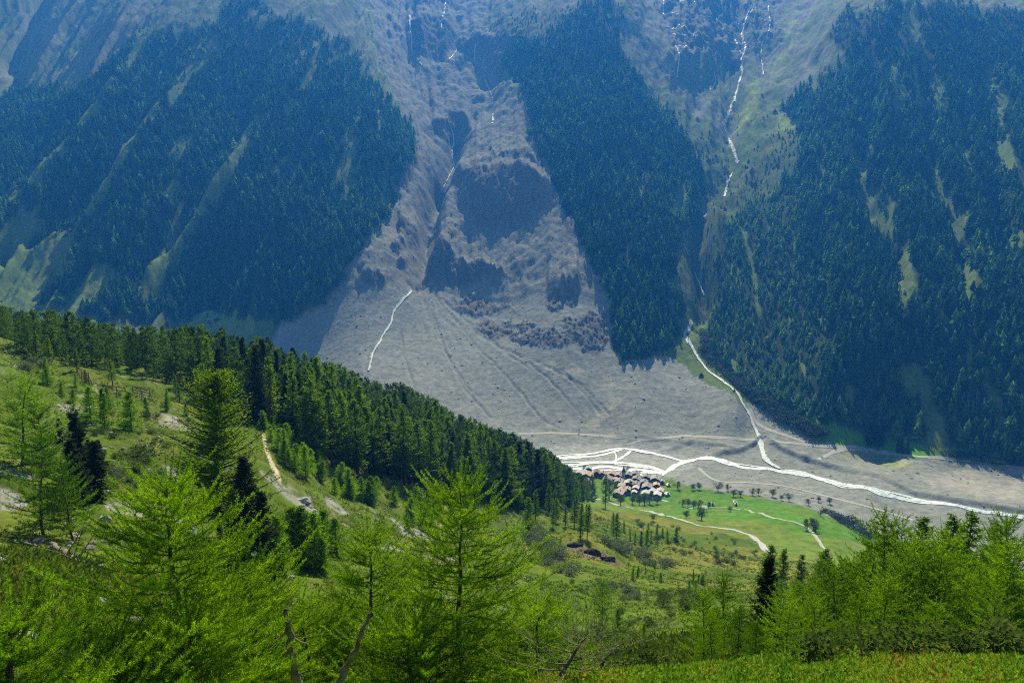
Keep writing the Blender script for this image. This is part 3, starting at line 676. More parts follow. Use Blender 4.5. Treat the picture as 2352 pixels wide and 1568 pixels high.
def proto(kind, builders, leaf, bark):
    out = []
    for cr, wd in builders:
        a = cr.mesh(kind + '_crown'); a.materials.append(leaf); b = wd.mesh(kind + '_trunk', True); b.materials.append(bark); out.append((a, b))
    PROTO[kind] = out
proto('spruce', [conifer(10 + i, rad=.115 + .02 * (i % 3), nbr=150, steps=6, low=.06, power=.95, droop=-.45, lift=.35, gap=.06, tw=.040, ww=.014, bare=.1) for i in range(5)], M_SPRUCE, M_BARK)
proto('larch', [conifer(30 + i, rad=.13 + .02 * (i % 3), nbr=120, steps=7, low=.12 + .05 * (i % 3), power=.88, droop=-.15, lift=.45, gap=.22, tw=.046, ww=.010, bare=.2) for i in range(7)], M_LARCH, M_BARK)
proto('young', [conifer(50 + i, rad=.26 + .03 * (i % 3), nbr=130, steps=7, low=.02, power=.8, droop=.15, lift=.9, gap=.08, tw=.075, ww=.014, bare=.1) for i in range(6)], M_YOUNG, M_BARK)
proto('larchbig', [conifer(70 + i, rad=.30, nbr=380, steps=18, low=.15, power=.55, droop=-.12, lift=.4, gap=.25, tw=.030, ww=.0055, fan_=2, bare=.2, clump=.5, trunk_r=.014) for i in range(1)], M_LARCH, M_BARK)
def unitised(seed, h, **kw):
    cr, wd = feather(seed, h, **kw)
    for g_ in (cr, wd): g_.v = [v / h for v in g_.v]
    return cr, wd
proto('larchmid', [unitised(80 + i, 3.4, rad=1.25 + .15 * (i % 3), nbr=(62, 78, 70)[i % 3], twigs=11, needles=36, low=.06, power=.8, rise=.12 + .14 * (i % 3), nl=.085, nw=.020, lean=.25 * (i % 3 - 1), tr=.05) for i in range(6)], M_YOUNG, M_BARKN)
proto('bush', [bush(90 + i) for i in range(4)], M_BUSH, M_BARK)
proto('willow', [bush(100 + i, 460, .62, .09) for i in range(4)], M_WILLOW, M_BARK)
proto('tree', [broadleaf(110 + i) for i in range(4)], M_BUSH, M_BARK)
COUNT = {}
RG = random.Random(5)
def put(kind, name, P, h, label, cat, group=None, wide=1.0, rz=None, idx=None, parts=True, mats=None):
    """one plant: an Empty at its foot with crown and trunk"""
    i = COUNT.get(kind, 0); COUNT[kind] = i + 1
    a, b = PROTO[kind][i % len(PROTO[kind]) if idx is None else idx]
    e = bpy.data.objects.new(name, None); COL.objects.link(e); e.empty_display_size = 0.5
    e.location = P; e.scale = (h * wide, h * wide, h); e.rotation_euler = (RG.uniform(-.03, .03), RG.uniform(-.03, .03), RG.uniform(0, 6.28) if rz is None else rz)
    tag(e, label, cat, group)
    c = link('crown', a, None, e); t = link('trunk' if kind not in ('bush', 'willow') else 'stems', b, None, e)
    return e
def top_to_h(px, py, r):
    """foot and height of a plant whose tip shows at the photo pixel and that stands r metres away"""
    a, t = ray(px, py); x, y = r * math.sin(a), r * math.cos(a); zg = ground(x, y)
    return Vector((x, y, zg - 0.02)), CAMZ + r * float(t) - zg
# simple conifers for the far woods: height 1
def far_tree(seed, rad=.15, lay_=5, k=5):
    rg = np.random.RandomState(seed); V = []; F = []
    for i in range(lay_):
        f = i / lay_; z = 0.10 + 0.80 * f; r = rad * (1 - f) ** .75 * (.8 + .4 * rg.rand()) + .015
        for j in range(k):
            if rg.rand() < .12: continue
            a = 6.283 * (j + rg.rand() * .7) / k; dl = .42 + .2 * rg.rand(); q = r * (.7 + .6 * rg.rand()); b = len(V)
            V += [(0, 0, z + .21), (q * math.cos(a - dl), q * math.sin(a - dl), z - .03 * rg.rand()), (q * math.cos(a + dl), q * math.sin(a + dl), z + .02 - .05 * rg.rand())]
            F.append((b, b + 1, b + 2))
    return np.array(V), np.array(F)
FT = [far_tree(i, (.13, .17, .21, .26)[i % 4], 4 + i % 3, 5 + i % 2) for i in range(14)]
def forest_mesh(name, pos, h, wide, templ, mat, tint):
    """pos (n,3): one mesh for a wood that reads as one mass"""
    rg = np.random.RandomState(len(pos)); n = len(pos); idx = rg.randint(0, len(templ), n); Vs = []; Fs = []; Ts = []; off = 0
    for k, (V, Fc) in enumerate(templ):
        s = np.nonzero(idx == k)[0]
        if len(s) == 0: continue
        a = rg.rand(len(s)) * 6.283; c, sn = np.cos(a)[:, None], np.sin(a)[:, None]; H = h[s][:, None]; W = (h[s] * wide[s])[:, None]
        x = (V[None, :, 0] * c - V[None, :, 1] * sn) * W + pos[s, 0:1]; y = (V[None, :, 0] * sn + V[None, :, 1] * c) * W + pos[s, 1:2]; z = V[None, :, 2] * H + pos[s, 2:3]
        Vs.append(np.stack([x, y, z], -1).reshape(-1, 3)); m = len(V)
        Fs.append((Fc[None] + (np.arange(len(s)) * m)[:, None, None] + off).reshape(-1, 3)); Ts.append(np.repeat(tint[s], m)); off += len(s) * m
    me = mesh_np(name, np.concatenate(Vs), np.concatenate(Fs)); vval(me, 'tint', np.concatenate(Ts))
    return link(name, me, mat)
def mat_wood(name, cols, trans=.25):
    m, n, o = nodes(name); at = n.nodes.new('ShaderNodeAttribute'); at.attribute_name = 'tint'
    r = n.nodes.new('ShaderNodeValToRGB'); el = r.color_ramp.elements; el[0].position = 0; el[0].color = cols[0] + (1,); el[1].position = 1; el[1].color = cols[-1] + (1,)
    for i, c in enumerate(cols[1:-1]): e = el.new((i + 1) / (len(cols) - 1)); e.color = c + (1,)
    L(n, at.outputs['Fac'], r.inputs[0])
    d = n.nodes.new('ShaderNodeBsdfDiffuse'); t = n.nodes.new('ShaderNodeBsdfTranslucent'); mx = n.nodes.new('ShaderNodeMixShader'); mx.inputs[0].default_value = trans
    L(n, r.outputs[0], d.inputs[0]); L(n, r.outputs[0], t.inputs[0]); L(n, d.outputs[0], mx.inputs[1]); L(n, t.outputs[0], mx.inputs[2]); L(n, mx.outputs[0], o.inputs[0])
    return m
# ------------------------------------------------------------------ far woods
def jgrid(x0, x1, y0, y1, st, seed):
    rg = np.random.RandomState(seed); gx, gy = np.meshgrid(np.arange(x0, x1, st), np.arange(y0, y1, st)); gx = gx.ravel(); gy = gy.ravel()
    return gx + (rg.rand(len(gx)) - .5) * st * .95, gy + (rg.rand(len(gx)) - .5) * st * .95, rg
gx, gy, rg = jgrid(-2300, 2300, 800, 3300, 8.8, 1)
rq = np.hypot(gx, gy); aq = np.arctan2(gx, gy); k = (np.abs(aq) < .66) & (rq > 940) & (rq < 3300); gx, gy = gx[k], gy[k]
fm = samp(forest, gx, gy); sc_ = samp(scrub, gx, gy); gz = samp(Z, gx, gy); px_, py_ = project(gx, gy, gz)
patch = fbm(gx / 45, gy / 45, 301, 3); patch2 = fbm(gx / 16, gy / 16, 305, 2)
top_thin = sstep(240, 60, py_)                           # woods thin out towards the tree line
keep = (rg.rand(len(gx)) < fm * (1.0 - 0.4 * top_thin - .35 * sstep(.2, .5, patch) - .45 * sstep(.1, .45, patch2)) + .10 * 0 * gx) & ((fm > .12) | (samp(openst, gx, gy) > .5))
hh = (15 + 14 * rg.rand(len(gx))) * (1 - .35 * top_thin) * (1 + .15 * patch)
lite = 1 - sstep(-20, 20, polydist(px_, py_, [(1640,480),(1830,440),(1830,620),(1900,800),(1880,960),(1700,880),(1630,740)]))
hh = hh * (1 - .4 * lite)
tint = np.clip(.42 + .3 * lite + .35 * fbm(gx / 120, gy / 120, 303, 3) + .75 * (rg.rand(len(gx)) - .5), 0, 1)
M_FAR = mat_wood('far_conifers', [(.016, .05, .014), (.045, .125, .03), (.13, .25, .055)], .5)
reg = {'left': px_ < 1060, 'mid': (px_ >= 1060) & (px_ < 1622), 'right': px_ >= 1622}
ALLP = np.stack([gx, gy, gz - .3], -1)
for nm, mk in reg.items():
    s = keep & mk
    o = forest_mesh('forest', ALLP[s], hh[s], 1.1 + .5 * rg.rand(s.sum()), FT, M_FAR, tint[s]); tag(o, kind='stuff')
    print('forest', nm, s.sum())
ks = (rg.rand(len(gx)) < sc_ * .55 * sstep(-.3, .3, patch)) | ((rg.rand(len(gx)) < .035) & (samp(debris, gx, gy) < .1) & (samp(up, gx, gy) < .5) & (fm < .2) & (samp(meadb, gx, gy) < .2) & (rq[k] > 950))
o = forest_mesh('scrub', ALLP[ks], 2.5 + 7 * rg.rand(ks.sum()) ** 2, 1.6 + 1.2 * rg.rand(ks.sum()), FT, mat_wood('far_scrub', [(.04, .08, .02), (.065, .11, .028), (.095, .14, .035)]), rg.rand(ks.sum())); tag(o, kind='stuff')
del V, F
# ------------------------------------------------------------------ water, painted rock glints, roads and tracks laid on the ground
def px(x, y): return 1317.1 + x / 10.0, 1053.7 + y / 10.0
def trace(line, step=7.0):
    """photo polyline -> ground points with widths"""
    out = []
    for p, q in zip(line[:-1], line[1:]):
        m = max(1, int(math.hypot(q[0] - p[0], q[1] - p[1]) / step))
        for k in range(m):
            t = k / m; v = hit(p[0] + (q[0] - p[0]) * t, p[1] + (q[1] - p[1]) * t, 150); out.append((v.x, v.y, p[2] + (q[2] - p[2]) * t))
    q = line[-1]; v = hit(q[0], q[1], 150); out.append((v.x, v.y, q[2])); return np.array(out)
def ribbon(V, F, line, lift, seed, rough=.25, fray=0.0, sm=3):
    T = trace(line)
    if len(T) < 3: return
    for c in (0, 1):      # smooth
        for _ in range(sm): T[1:-1, c] = .25 * T[:-2, c] + .5 * T[1:-1, c] + .25 * T[2:, c]
    seg = np.hypot(*np.diff(T[:, :2], axis=0).T); s = np.concatenate([[0], seg.cumsum()]); step = max(1.2, T[:, 2].mean() * .35)
    u = np.arange(0, s[-1], step); P = np.stack([np.interp(u, s, T[:, c]) for c in range(3)], -1)
    if len(P) < 3: return
    D = unit(np.gradient(P[:, :2], axis=0)); N = np.stack([-D[:, 1], D[:, 0]], -1)
    wl = P[:, 2] * .5 * (1 + rough * 1.6 * fbm(u / 9, u * 0 + seed, 401, 4)); wr = P[:, 2] * .5 * (1 + rough * 1.6 * fbm(u / 9, u * 0 + seed + 50, 402, 4))
    wob_ = P[:, 2] * rough * 0.8 * fbm(u / 22, u * 0 + seed, 403, 3)
    if fray: wl = np.maximum(wl * (1 - fray * np.abs(fbm(u / 4, u * 0 + seed, 404, 3))), .25)
    k = 5; w_ = np.linspace(-1, 1, k)
    off = np.where(w_[None] < 0, w_[None] * wl[:, None], w_[None] * wr[:, None]) + wob_[:, None]
    x = P[:, 0:1] + N[:, 0:1] * off; y = P[:, 1:2] + N[:, 1:2] * off
    z = samp(Z, x, y) + lift - .12 * (w_[None] ** 2) * 0
    b = sum(len(v) for v in V); V.append(np.stack([x, y, z], -1).reshape(-1, 3)); n_ = len(P)
    i = (np.arange(n_ - 1)[:, None] * k + np.arange(k - 1)[None]).reshape(-1) + b
    F.append(np.stack([i, i + 1, i + k + 1, i + k], -1))
def ribbons(name, lines, mat, lift, rough=.25, fray=0, kind='structure', sm=3):
    V, F = [], []
    for j, l in enumerate(lines): ribbon(V, F, l, lift + .012 * j, j * 3.1, rough, fray, sm)
    me = mesh_np(name, np.concatenate(V), np.concatenate(F), True); o = link(name, me, mat); tag(o, kind=kind); return o
def mat_water(name, col, rough, bump, scale):
    m, n, o = nodes(name); p = n.nodes.new('ShaderNodeBsdfPrincipled'); p.inputs['Base Color'].default_value = col + (1,); p.inputs['Roughness'].default_value = rough; p.inputs['Specular IOR Level'].default_value = .3
    tc = n.nodes.new('ShaderNodeTexCoord'); t = n.nodes.new('ShaderNodeTexNoise'); t.inputs['Scale'].default_value = scale; t.inputs['Detail'].default_value = 5; L(n, tc.outputs['Object'], t.inputs[0])
    r = n.nodes.new('ShaderNodeValToRGB'); e = r.color_ramp.elements; e[0].position = .40; e[0].color = (.30, .36, .37, 1); e[1].position = .54; e[1].color = col + (1,); L(n, t.outputs['Fac'], r.inputs[0]); L(n, r.outputs[0], p.inputs['Base Color'])
    b = n.nodes.new('ShaderNodeBump'); b.inputs['Strength'].default_value = bump; b.inputs['Distance'].default_value = .3; L(n, t.outputs['Fac'], b.inputs['Height']); L(n, b.outputs[0], p.inputs['Normal'])
    L(n, p.outputs[0], o.inputs[0]); return m
M_WATER = mat_water('meltwater', (.54, .63, .68), .5, .5, .35)
M_FALL_GLINT = mat_water('white_water_and_glint', (.48, .52, .54), .7, .4, .5)
RIV = [
 [(1521,1092,4),(1543,1074,13),(1569,1062,13),(1598,1055,11),(1623,1049,12),(1656,1056,15),(1688,1067,14),(1720,1076,12),(1768,1077,11),(1787,1082,12),(1816,1084,13),(1847,1089,14),(1880,1099,12),(1895,1104,11)],
 [(1860,1090,4),(1880,1097,5),(1905,1102,5),(1931,1110,6),(1960,1113,5)],
 [(1895,1104,9),(1931,1115,9),(1960,1119,11),(1991,1121,12),(2027,1132,14),(2075,1146,13),(2135,1152,11),(2195,1161,11),(2255,1174,11),(2352,1189,12),(2480,1204,12)],
 [(2010,1124,4),(2060,1134,5),(2100,1144,5),(2130,1151,6)],
 [(1569,1060,8),(1537,1051,6),(1495,1041,6),(1447,1032,7),(1415,1029,6),(1383,1037,5),(1335,1046,6),(1281,1051,9),(1262,1054,9)],
 [(1428,1031,6),(1402,1040,5),(1370,1047,5),(1330,1050,6),(1290,1054,6)],
 [(1447,1036,4),(1432,1048,4),(1415,1060,4),(1395,1063,4)],[(1412,1040,2.5),(1420,1052,2),(1413,1060,2)],
 [(1527,1087,10),(1505,1077,10),(1466,1069,9),(1431,1063,9),(1383,1059,9),(1335,1066,10),(1297,1069,12),(1270,1066,12)],
 [(1520,1088,9),(1479,1080,9),(1431,1076,10),(1383,1072,9),(1335,1076,12),(1300,1076,11),(1280,1074,9)],
 [(1505,1086,5),(1463,1084,6),(1431,1080,6),(1395,1079,6),(1360,1084,6)],[(1455,1086,4),(1480,1092,5),(1492,1098,4)],
 [(1490,1070,4),(1470,1074,5),(1440,1069,5),(1410,1066,4)],
]
def braid(line, seed, amp, k):
    out = []
    for p, q in zip(line[:-1], line[1:]):
        m = max(1, int(abs(q[0] - p[0]) / 12))
        for i in range(m):
            t = i / m; x = p[0] + (q[0] - p[0]) * t; w_ = p[2] + (q[2] - p[2]) * t
            o_ = float(fbm(np.array([x / 45.0]), np.array([seed * 1.7]), 411, 2)[0]); out.append((x, p[1] + (q[1] - p[1]) * t + amp * w_ * o_, w_ * k))
    return out + [(line[-1][0], line[-1][1], line[-1][2] * k)]
MAIN = [RIV[0], RIV[2], RIV[7], RIV[8], RIV[4]]
REST = [l for l in RIV if l not in MAIN]
ribbons('river', [braid(l, 5, .0, .62) for l in MAIN] + REST + [braid(l, s, .75, .30) for l in MAIN for s in (1, 2, 3, 4)], M_WATER, .32, .35, .3, sm=2)
STR_GLINT = [
 [(1532,62,4),(1552,66,6),(1578,64,4)],[(1545,78,4),(1575,84,6),(1604,80,4)],[(1556,108,4),(1588,112,5),(1618,112,4)],[(1530,6,5),(1560,3,6),(1600,8,4)],[(1640,0,4),(1655,10,5),(1662,24,4)],[(1535,28,3),(1560,34,4)],[(1695,55,3),(1712,60,4)],  # bright glints on the rock shelves, painted as pale ribbons; not watercourses
 [(1590,738,5),(1583,752,5),(1575,770,4),(1590,800,3.5),(1605,825,4),(1620,845,3.5),(1645,866,4),(1665,880,4),(1690,900,4.5),(1702,920,4),(1718,945,4.5),(1730,975,4),(1740,1000,5),(1748,1030,5),(1755,1050,5),(1768,1065,5),(1790,1077,5)],
 [(1585,745,3),(1570,768,3),(1580,790,2.5)],[(1742,1010,3),(1750,1035,3),(1748,1048,3),(1775,1072,3)],
 [(1715,36,5),(1703,79,5),(1706,95,5),(1715,110,6),(1699,144,6),(1707,163,6),(1698,185,6),(1694,204,6),(1682,240,6),(1670,265,6),(1661,290,7),(1673,316,6),(1685,341,6),(1691,360,5),(1694,378,5)],
 [(1742,12,5),(1725,28,4),(1715,36,5)],[(1610,7,3),(1619,36,4),(1640,52,3),(1665,70,4),(1680,82,3)],[(1687,89,3),(1695,108,4),(1704,125,4)],
 [(1764,14,4),(1769,50,4),(1767,76,4),(1749,100,4),(1748,125,4),(1753,173,3)],[(1681,398,4),(1670,425,5),(1663,452,5)],[(1617,500,5),(1620,496,4),(1624,490,4)],
 [(1524,0,4),(1524,34,4)],[(1551,105,3),(1561,122,3),(1557,150,3),(1556,180,3)],[(1640,165,2.5),(1645,190,2.5),(1632,208,2.5)],[(1570,560,3),(1585,600,3),(1605,650,3),(1618,680,3)],
 [(1024,0,4),(1020,25,4),(1014,50,4),(1013,72,4)],[(942,28,3),(941,60,4),(946,90,4),(945,120,4)],[(955,132,3),(969,151,3)],[(1050,114,2.5),(1040,128,2.5),(1031,138,2.5)],[(1026,268,1.5),(1036,296,1.5),(1043,314,2)],
 [(1092,103,3.5),(1089,144,3)],[(1096,158,4),(1100,166,4)],[(1113,182,2.5),(1124,205,2),(1132,228,2)],[(1134,250,3),(1131,283,4)],[(1043,314,4),(1040,340,4),(1038,358,5),(1044,380,4)],[(1044,380,2),(1030,410,1.6),(1018,432,1.6)],[(988,505,3),(984,516,3)],[(1131,283,2),(1118,300,1.6)],
 [(945,668,3.5),(925,690,3.5),(905,715,3),(897,745,3.5),(880,770,3),(868,792,3.5),(855,812,3),(852,830,3),(846,852,3.5)],
]
ribbons('stream_and_glint', [[(a, b, c * .95) for a, b, c in l] for l in STR_GLINT], M_FALL_GLINT, .9, .6, .5, sm=1)
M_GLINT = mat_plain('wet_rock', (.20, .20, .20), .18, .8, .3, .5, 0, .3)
M_TRACK = mat_plain('gravel_track', (.36, .35, .31), .95, .1, .4, .12)
M_ROAD = mat_plain('pale_road', (.36, .36, .36), .85, .2, .3, .08)
ribbons('track', [
 [(1190,996,5),(1260,994,6),(1350,998,6),(1430,1003,6),(1478,1009,6),(1520,1006,6),(1580,1000,7),(1640,1004,6),(1740,1010,6),(1800,1015,6),(1860,1022,6),(1950,1028,7),(2000,1033,6),(2080,1047,5),(2150,1051,6),(2240,1058,6),(2352,1071,6),(2450,1080,6)],
 [(1722,938,6),(1730,965,6),(1760,985,5),(1800,998,5),(1850,1016,5)],[(1878,1055,5),(1920,1036,6),(1950,1028,6)],
 [(1604,1074,4),(1625,1095,4),(1650,1106,4),(1720,1108,4),(1800,1115,4),(1900,1140,4),(2000,1165,4),(2100,1195,4)],[(1478,1009,4),(1440,1022,3)],
], M_TRACK, .22, .15)
ribbons('road', [[(1340,1134,4.5),(1360,1141,4.5),(1395,1152,4.5),(1420,1160,4.5),(1455,1168,4.5),(1495,1175,4.5),(1540,1186,4.5),(1580,1199,4.5),(1610,1208,4.5),(1650,1212,4.5),(1690,1217,4.5),(1720,1227,4.5),(1745,1243,4.5),(1757,1258,4.5),(1765,1272,4.5)],
 [(1490,1138,4),(1510,1146,3.5),(1535,1152,3)],[(1580,1166,4),(1600,1168,4),(1618,1168,7),(1628,1165,6),(1618,1160,4)]], M_ROAD, .2, .04)
ribbons('farm_track', [[(1625,1165,2.4),(1660,1166,2.4),(1685,1165,2.4),(1720,1172,2.4),(1780,1190,2.4),(1830,1200,2.4),(1850,1207,2.6),(1870,1225,2.6),(1885,1250,2.8),(1900,1266,2.8),(1910,1276,2.8)]], M_TRACK, .2, .12)

# ------------------------------------------------------------------ village
M_LOG = mat_plain('dark_larch_boards', (.050, .030, .021), .85, .2, 2.0, .35)
M_PLASTER = mat_plain('white_plaster', (.62, .60, .56), .9, .1, 1.0, .08)
M_STONE = mat_plain('rubble_stone', (.27, .26, .25), .95, .1, 1.5, .3)
M_SHUT = mat_plain('window_glass', (.05, .06, .075), .25, .6)
M_CHIM = mat_plain('chimney_masonry', (.16, .15, .145), .9, .1)
ROOFM = {}
def roofmat(col):
    key = tuple(round(c, 2) for c in col)
    if key not in ROOFM: ROOFM[key] = mat_plain('roof_slabs', col, .6, .4, 1.1, .22, 0, .5)
    return ROOFM[key]
def boxg(g, x0, x1, y0, y1, z0, z1):
    v = [(x, y, z) for x in (x0, x1) for y in (y0, y1) for z in (z0, z1)]
    q = [(0, 1, 3, 2), (4, 6, 7, 5), (0, 4, 5, 1), (2, 3, 7, 6), (0, 2, 6, 4), (1, 5, 7, 3)]
    g.add(v, [t for a, b, c, d in q for t in ((a, b, c), (a, c, d))])
def house(zx, zy, wz, dz, col, label, rz=-14, hgt=5.2, base='stone', kind='house', name='log_house', chim=True, pitch=24, ln=1.25):
    """a gabled house; the gable end faces the camera, the ridge runs away from it"""
    X0, Y0 = px(zx, zy + dz); P = hit(X0, Y0, 500); d = math.hypot(P.x, P.y); sc = math.hypot(d, CAMZ) / FP
    wdt = wz / 10.0 * sc * .80; l = wdt * ln; e = bpy.data.objects.new(name, None); COL.objects.link(e); e.location = P; e.rotation_euler = (0, 0, R(rz))
    tag(e, label, kind, 'houses and barns of the riverside hamlet')
    h = hgt; hw = wdt / 2; hl = l / 2; t = math.tan(R(pitch)); g = Geo(); bh = 1.7
    V = [(-hw, -hl, bh), (hw, -hl, bh), (hw, hl, bh), (-hw, hl, bh), (-hw, -hl, h), (hw, -hl, h), (hw, hl, h), (-hw, hl, h), (0, -hl, h + hw * t), (0, hl, h + hw * t)]
    g.add(V, [(0, 1, 5), (0, 5, 4), (1, 2, 6), (1, 6, 5), (2, 3, 7), (2, 7, 6), (3, 0, 4), (3, 4, 7), (4, 5, 8), (6, 7, 9)])
    link('wall', g.mesh('wall'), M_LOG if base != 'white' else M_PLASTER, e)
    g = Geo(); boxg(g, -hw - .06, hw + .06, -hl - .06, hl + .06, -2.5, bh); link('foundation', g.mesh('foundation'), M_PLASTER if base in ('plaster', 'white') else M_STONE, e)
    g = Geo(); ov = .8; th = .22
    for s in (-1, 1):
        a = [(0, -hl - ov, h + hw * t + .02), (s * (hw + ov), -hl - ov, h - ov * t + .02), (s * (hw + ov), hl + ov, h - ov * t + .02), (0, hl + ov, h + hw * t + .02)]
        b = [(x, y, z + th) for x, y, z in a]; k = a + b
        g.add(k, [(0, 1, 2), (0, 2, 3), (4, 6, 5), (4, 7, 6), (0, 4, 5), (0, 5, 1), (1, 5, 6), (1, 6, 2), (2, 6, 7), (2, 7, 3)])
    rf = link('roof', g.mesh('roof'), roofmat(col), e)
    if chim:
        g = Geo(); cx = hw * .35; zc = h + (hw - cx) * t; boxg(g, cx - .35, cx + .35, -.1, .6, zc - .4, zc + 1.25); boxg(g, cx - .45, cx + .45, -.2, .7, zc + 1.25, zc + 1.4); link('chimney', g.mesh('chimney'), M_CHIM, rf)
    for k in range(3 if wdt > 7 else 2):
        g = Geo(); x = (k - (1 if wdt > 7 else .5)) * wdt * .28; boxg(g, x - .42, x + .42, -hl - .07, -hl + .05, 2.6, 3.7)
        w_ = link('window', g.mesh('window'), M_SHUT, e); g = Geo(); boxg(g, x - .58, x + .58, -hl - .04, -hl + .03, 2.42, 3.88); link('frame', g.mesh('frame'), M_PLASTER, w_)
    g = Geo(); boxg(g, -.5, .5, -hl - .09, -hl, -.1, 1.9); link('door', g.mesh('door'), M_LOG, e)
    return e
GR, LGR, BR, RU, DR, PB = (.19, .19, .19), (.36, .37, .38), (.21, .19, .175), (.36, .25, .19), (.20, .06, .055), (.30, .35, .40)
HS = [
 (150,330,190,60,LGR,'pale grey roofed barn at the far left end of the hamlet by the river',-20),(320,372,220,62,RU,'barn with pale roof streaked with rust, right of the leftmost grey barn',-22),(268,288,110,50,LGR,'small light roofed shed behind the barn with the rusty streaks',-12),
 (352,250,150,55,PB,'blue grey metal roofed building at the river edge behind the small light shed',-12),(325,545,250,95,BR,'large lone brown roofed log house on the lawn near the wood',-14),(535,312,150,85,DR,'log house with the dark red roof facing the river',-10),
 (665,330,150,90,(.28,.20,.18),'log house with a reddish grey roof right of the red roofed one',-14),(892,345,210,70,(.36,.22,.19),'broad barn with the large rust striped metal roof',-18),(1050,405,170,60,(.33,.28,.25),'long brownish roofed building between the striped roof and the chapel',-24),
 (785,450,220,85,BR,'grey brown roofed house below the rust striped barn',-16),(965,475,130,50,RU,'small rusty roofed shed below the striped barn',-14),(1258,362,190,90,GR,'tall dark log house right behind the chapel tower',-14),
 (1425,372,210,60,GR,'grey slab roofed house in the back row beyond the dark tall one',-16),(1445,470,200,75,GR,'grey roofed house with a reddish gable in the middle of the hamlet',-20),(1672,420,200,80,GR,'wide grey roofed house in the back row, second from the right',-16),
 (1882,448,230,95,(.27,.26,.26),'big grey roofed house at the right end of the back row',-16),(1045,540,210,70,(.22,.215,.21),'dark grey roofed house with open ground before it at mid left',-20),(1265,575,230,72,(.42,.38,.35),'house whose pale roof is tinted with rust in the hamlet centre',-18),
 (1430,612,200,65,BR,'brown grey roofed house right of the pale rust tinted roof',-16),(1612,552,190,75,GR,'house with an even grey roof and a chimney right of centre',-16),(1690,635,250,95,(.25,.23,.21),'large brown roofed log house with a wide dark gable right of centre',-14),
 (1905,632,150,55,(.52,.33,.24),'building with the orange pink roof at the right side',-6),(2040,520,90,45,PB,'small pale blue roofed hut at the right end of the hamlet',-10),(1100,660,170,55,(.36,.28,.23),'tan roofed shed in the lane below the centre',-14),
 (1125,730,210,70,(.33,.26,.22),'tan brown roofed house behind the biggest lower roof',-18),(1035,800,260,80,(.36,.28,.24),'biggest brown roofed house at the lower edge of the hamlet',-20),(1240,735,150,55,(.40,.31,.25),'small tan roofed house right of the biggest lower one',-16),
 (1430,712,150,50,(.50,.44,.42),'small shed with white and rust sheets on its roof',-16),(1398,772,120,45,(.50,.51,.53),'low white roofed shed beside the trees at the lower edge',-14),(1655,805,190,60,(.44,.45,.47),'light grey roofed barn, leftmost of the lower right row',-18),
 (1808,762,180,55,(.46,.42,.41),'light roofed barn with a pink tint in the lower right row',-18),(1925,835,190,60,(.48,.48,.50),'lowest light roofed barn of the lower right row',-18),(1990,750,170,55,(.50,.38,.32),'light barn with a rusty lower roof edge at the far right',-18),
]
for h_ in HS:
    house(*h_[:6], rz=h_[6], base='plaster' if h_[2] > 225 else 'stone', name='barn' if 'barn' in h_[5] else ('shed' if 'shed' in h_[5] or 'hut' in h_[5] else 'log_house'), kind='barn' if 'barn' in h_[5] else ('shed' if 'shed' in h_[5] or 'hut' in h_[5] else 'house'),
          chim=not ('barn' in h_[5] or 'shed' in h_[5]), hgt=3.6 if h_[2] < 140 else (4.6 if 'barn' in h_[5] else 5.6))
house(2155, 800, 95, 35, (.62, .61, .60), 'tiny white roofed shed alone on the grass right of the hamlet', rz=10, hgt=2.2, base='white', kind='shed', name='shed', chim=False)
house(2180, 592, 70, 30, (.66, .60, .52), 'tiny cream roofed hut on the gravel edge above the white one', rz=10, hgt=2.0, base='white', kind='shed', name='shed', chim=False)
for X_, Y_, w_, lb in ((3710, 1010, 60, 'small dark log cabin with a pale roof alone in the bright meadow'), (3735, 1055, 45, 'low stone hut just below the small dark cabin in the meadow'), (3200, 1035, 34, 'white shepherd caravan at the end of the pale lay-by')):
    house(X_, Y_, w_, 25, (.50, .47, .44), lb, rz=-8, hgt=2.6, base='stone', kind='hut', name='hut', chim=False)
# chapel
P = hit(*px(1148, 470), 500); e = bpy.data.objects.new('chapel', None); COL.objects.link(e); e.location = P; e.rotation_euler = (0, 0, R(-15)); tag(e, 'white chapel with a slim square tower and dark spire amid the roofs', 'chapel')
g = Geo(); boxg(g, -2, 2, -2, 2, -1, 9); tw_ = link('tower', g.mesh('tower'), M_PLASTER, e)
g = Geo(); g.add([(-2.3, -2.3, 9), (2.3, -2.3, 9), (2.3, 2.3, 9), (-2.3, 2.3, 9), (0, 0, 16)], [(0, 1, 4), (1, 2, 4), (2, 3, 4), (3, 0, 4), (0, 2, 1), (0, 3, 2)]); link('spire', g.mesh('spire'), M_CHIM, e)
g = Geo(); boxg(g, -.5, .5, -2.06, -1.9, 6.4, 8.0); link('belfry_opening', g.mesh('opening'), M_SHUT, tw_)
g = Geo(); boxg(g, -3, 3, 2, 12, -1, 5); g.add([(-3, 12, 5), (3, 12, 5), (0, 12, 7.4)], [(0, 1, 2)]); link('nave', g.mesh('nave'), M_PLASTER, e)
g = Geo(); g.add([(-3.5, 2.05, 4.8), (0, 2.05, 7.6), (0, 12.6, 7.6), (-3.5, 12.6, 4.8), (3.5, 2.05, 4.8), (3.5, 12.6, 4.8)], [(0, 1, 2), (0, 2, 3), (1, 4, 5), (1, 5, 2)]); link('roof', g.mesh('roof'), roofmat(GR), e)

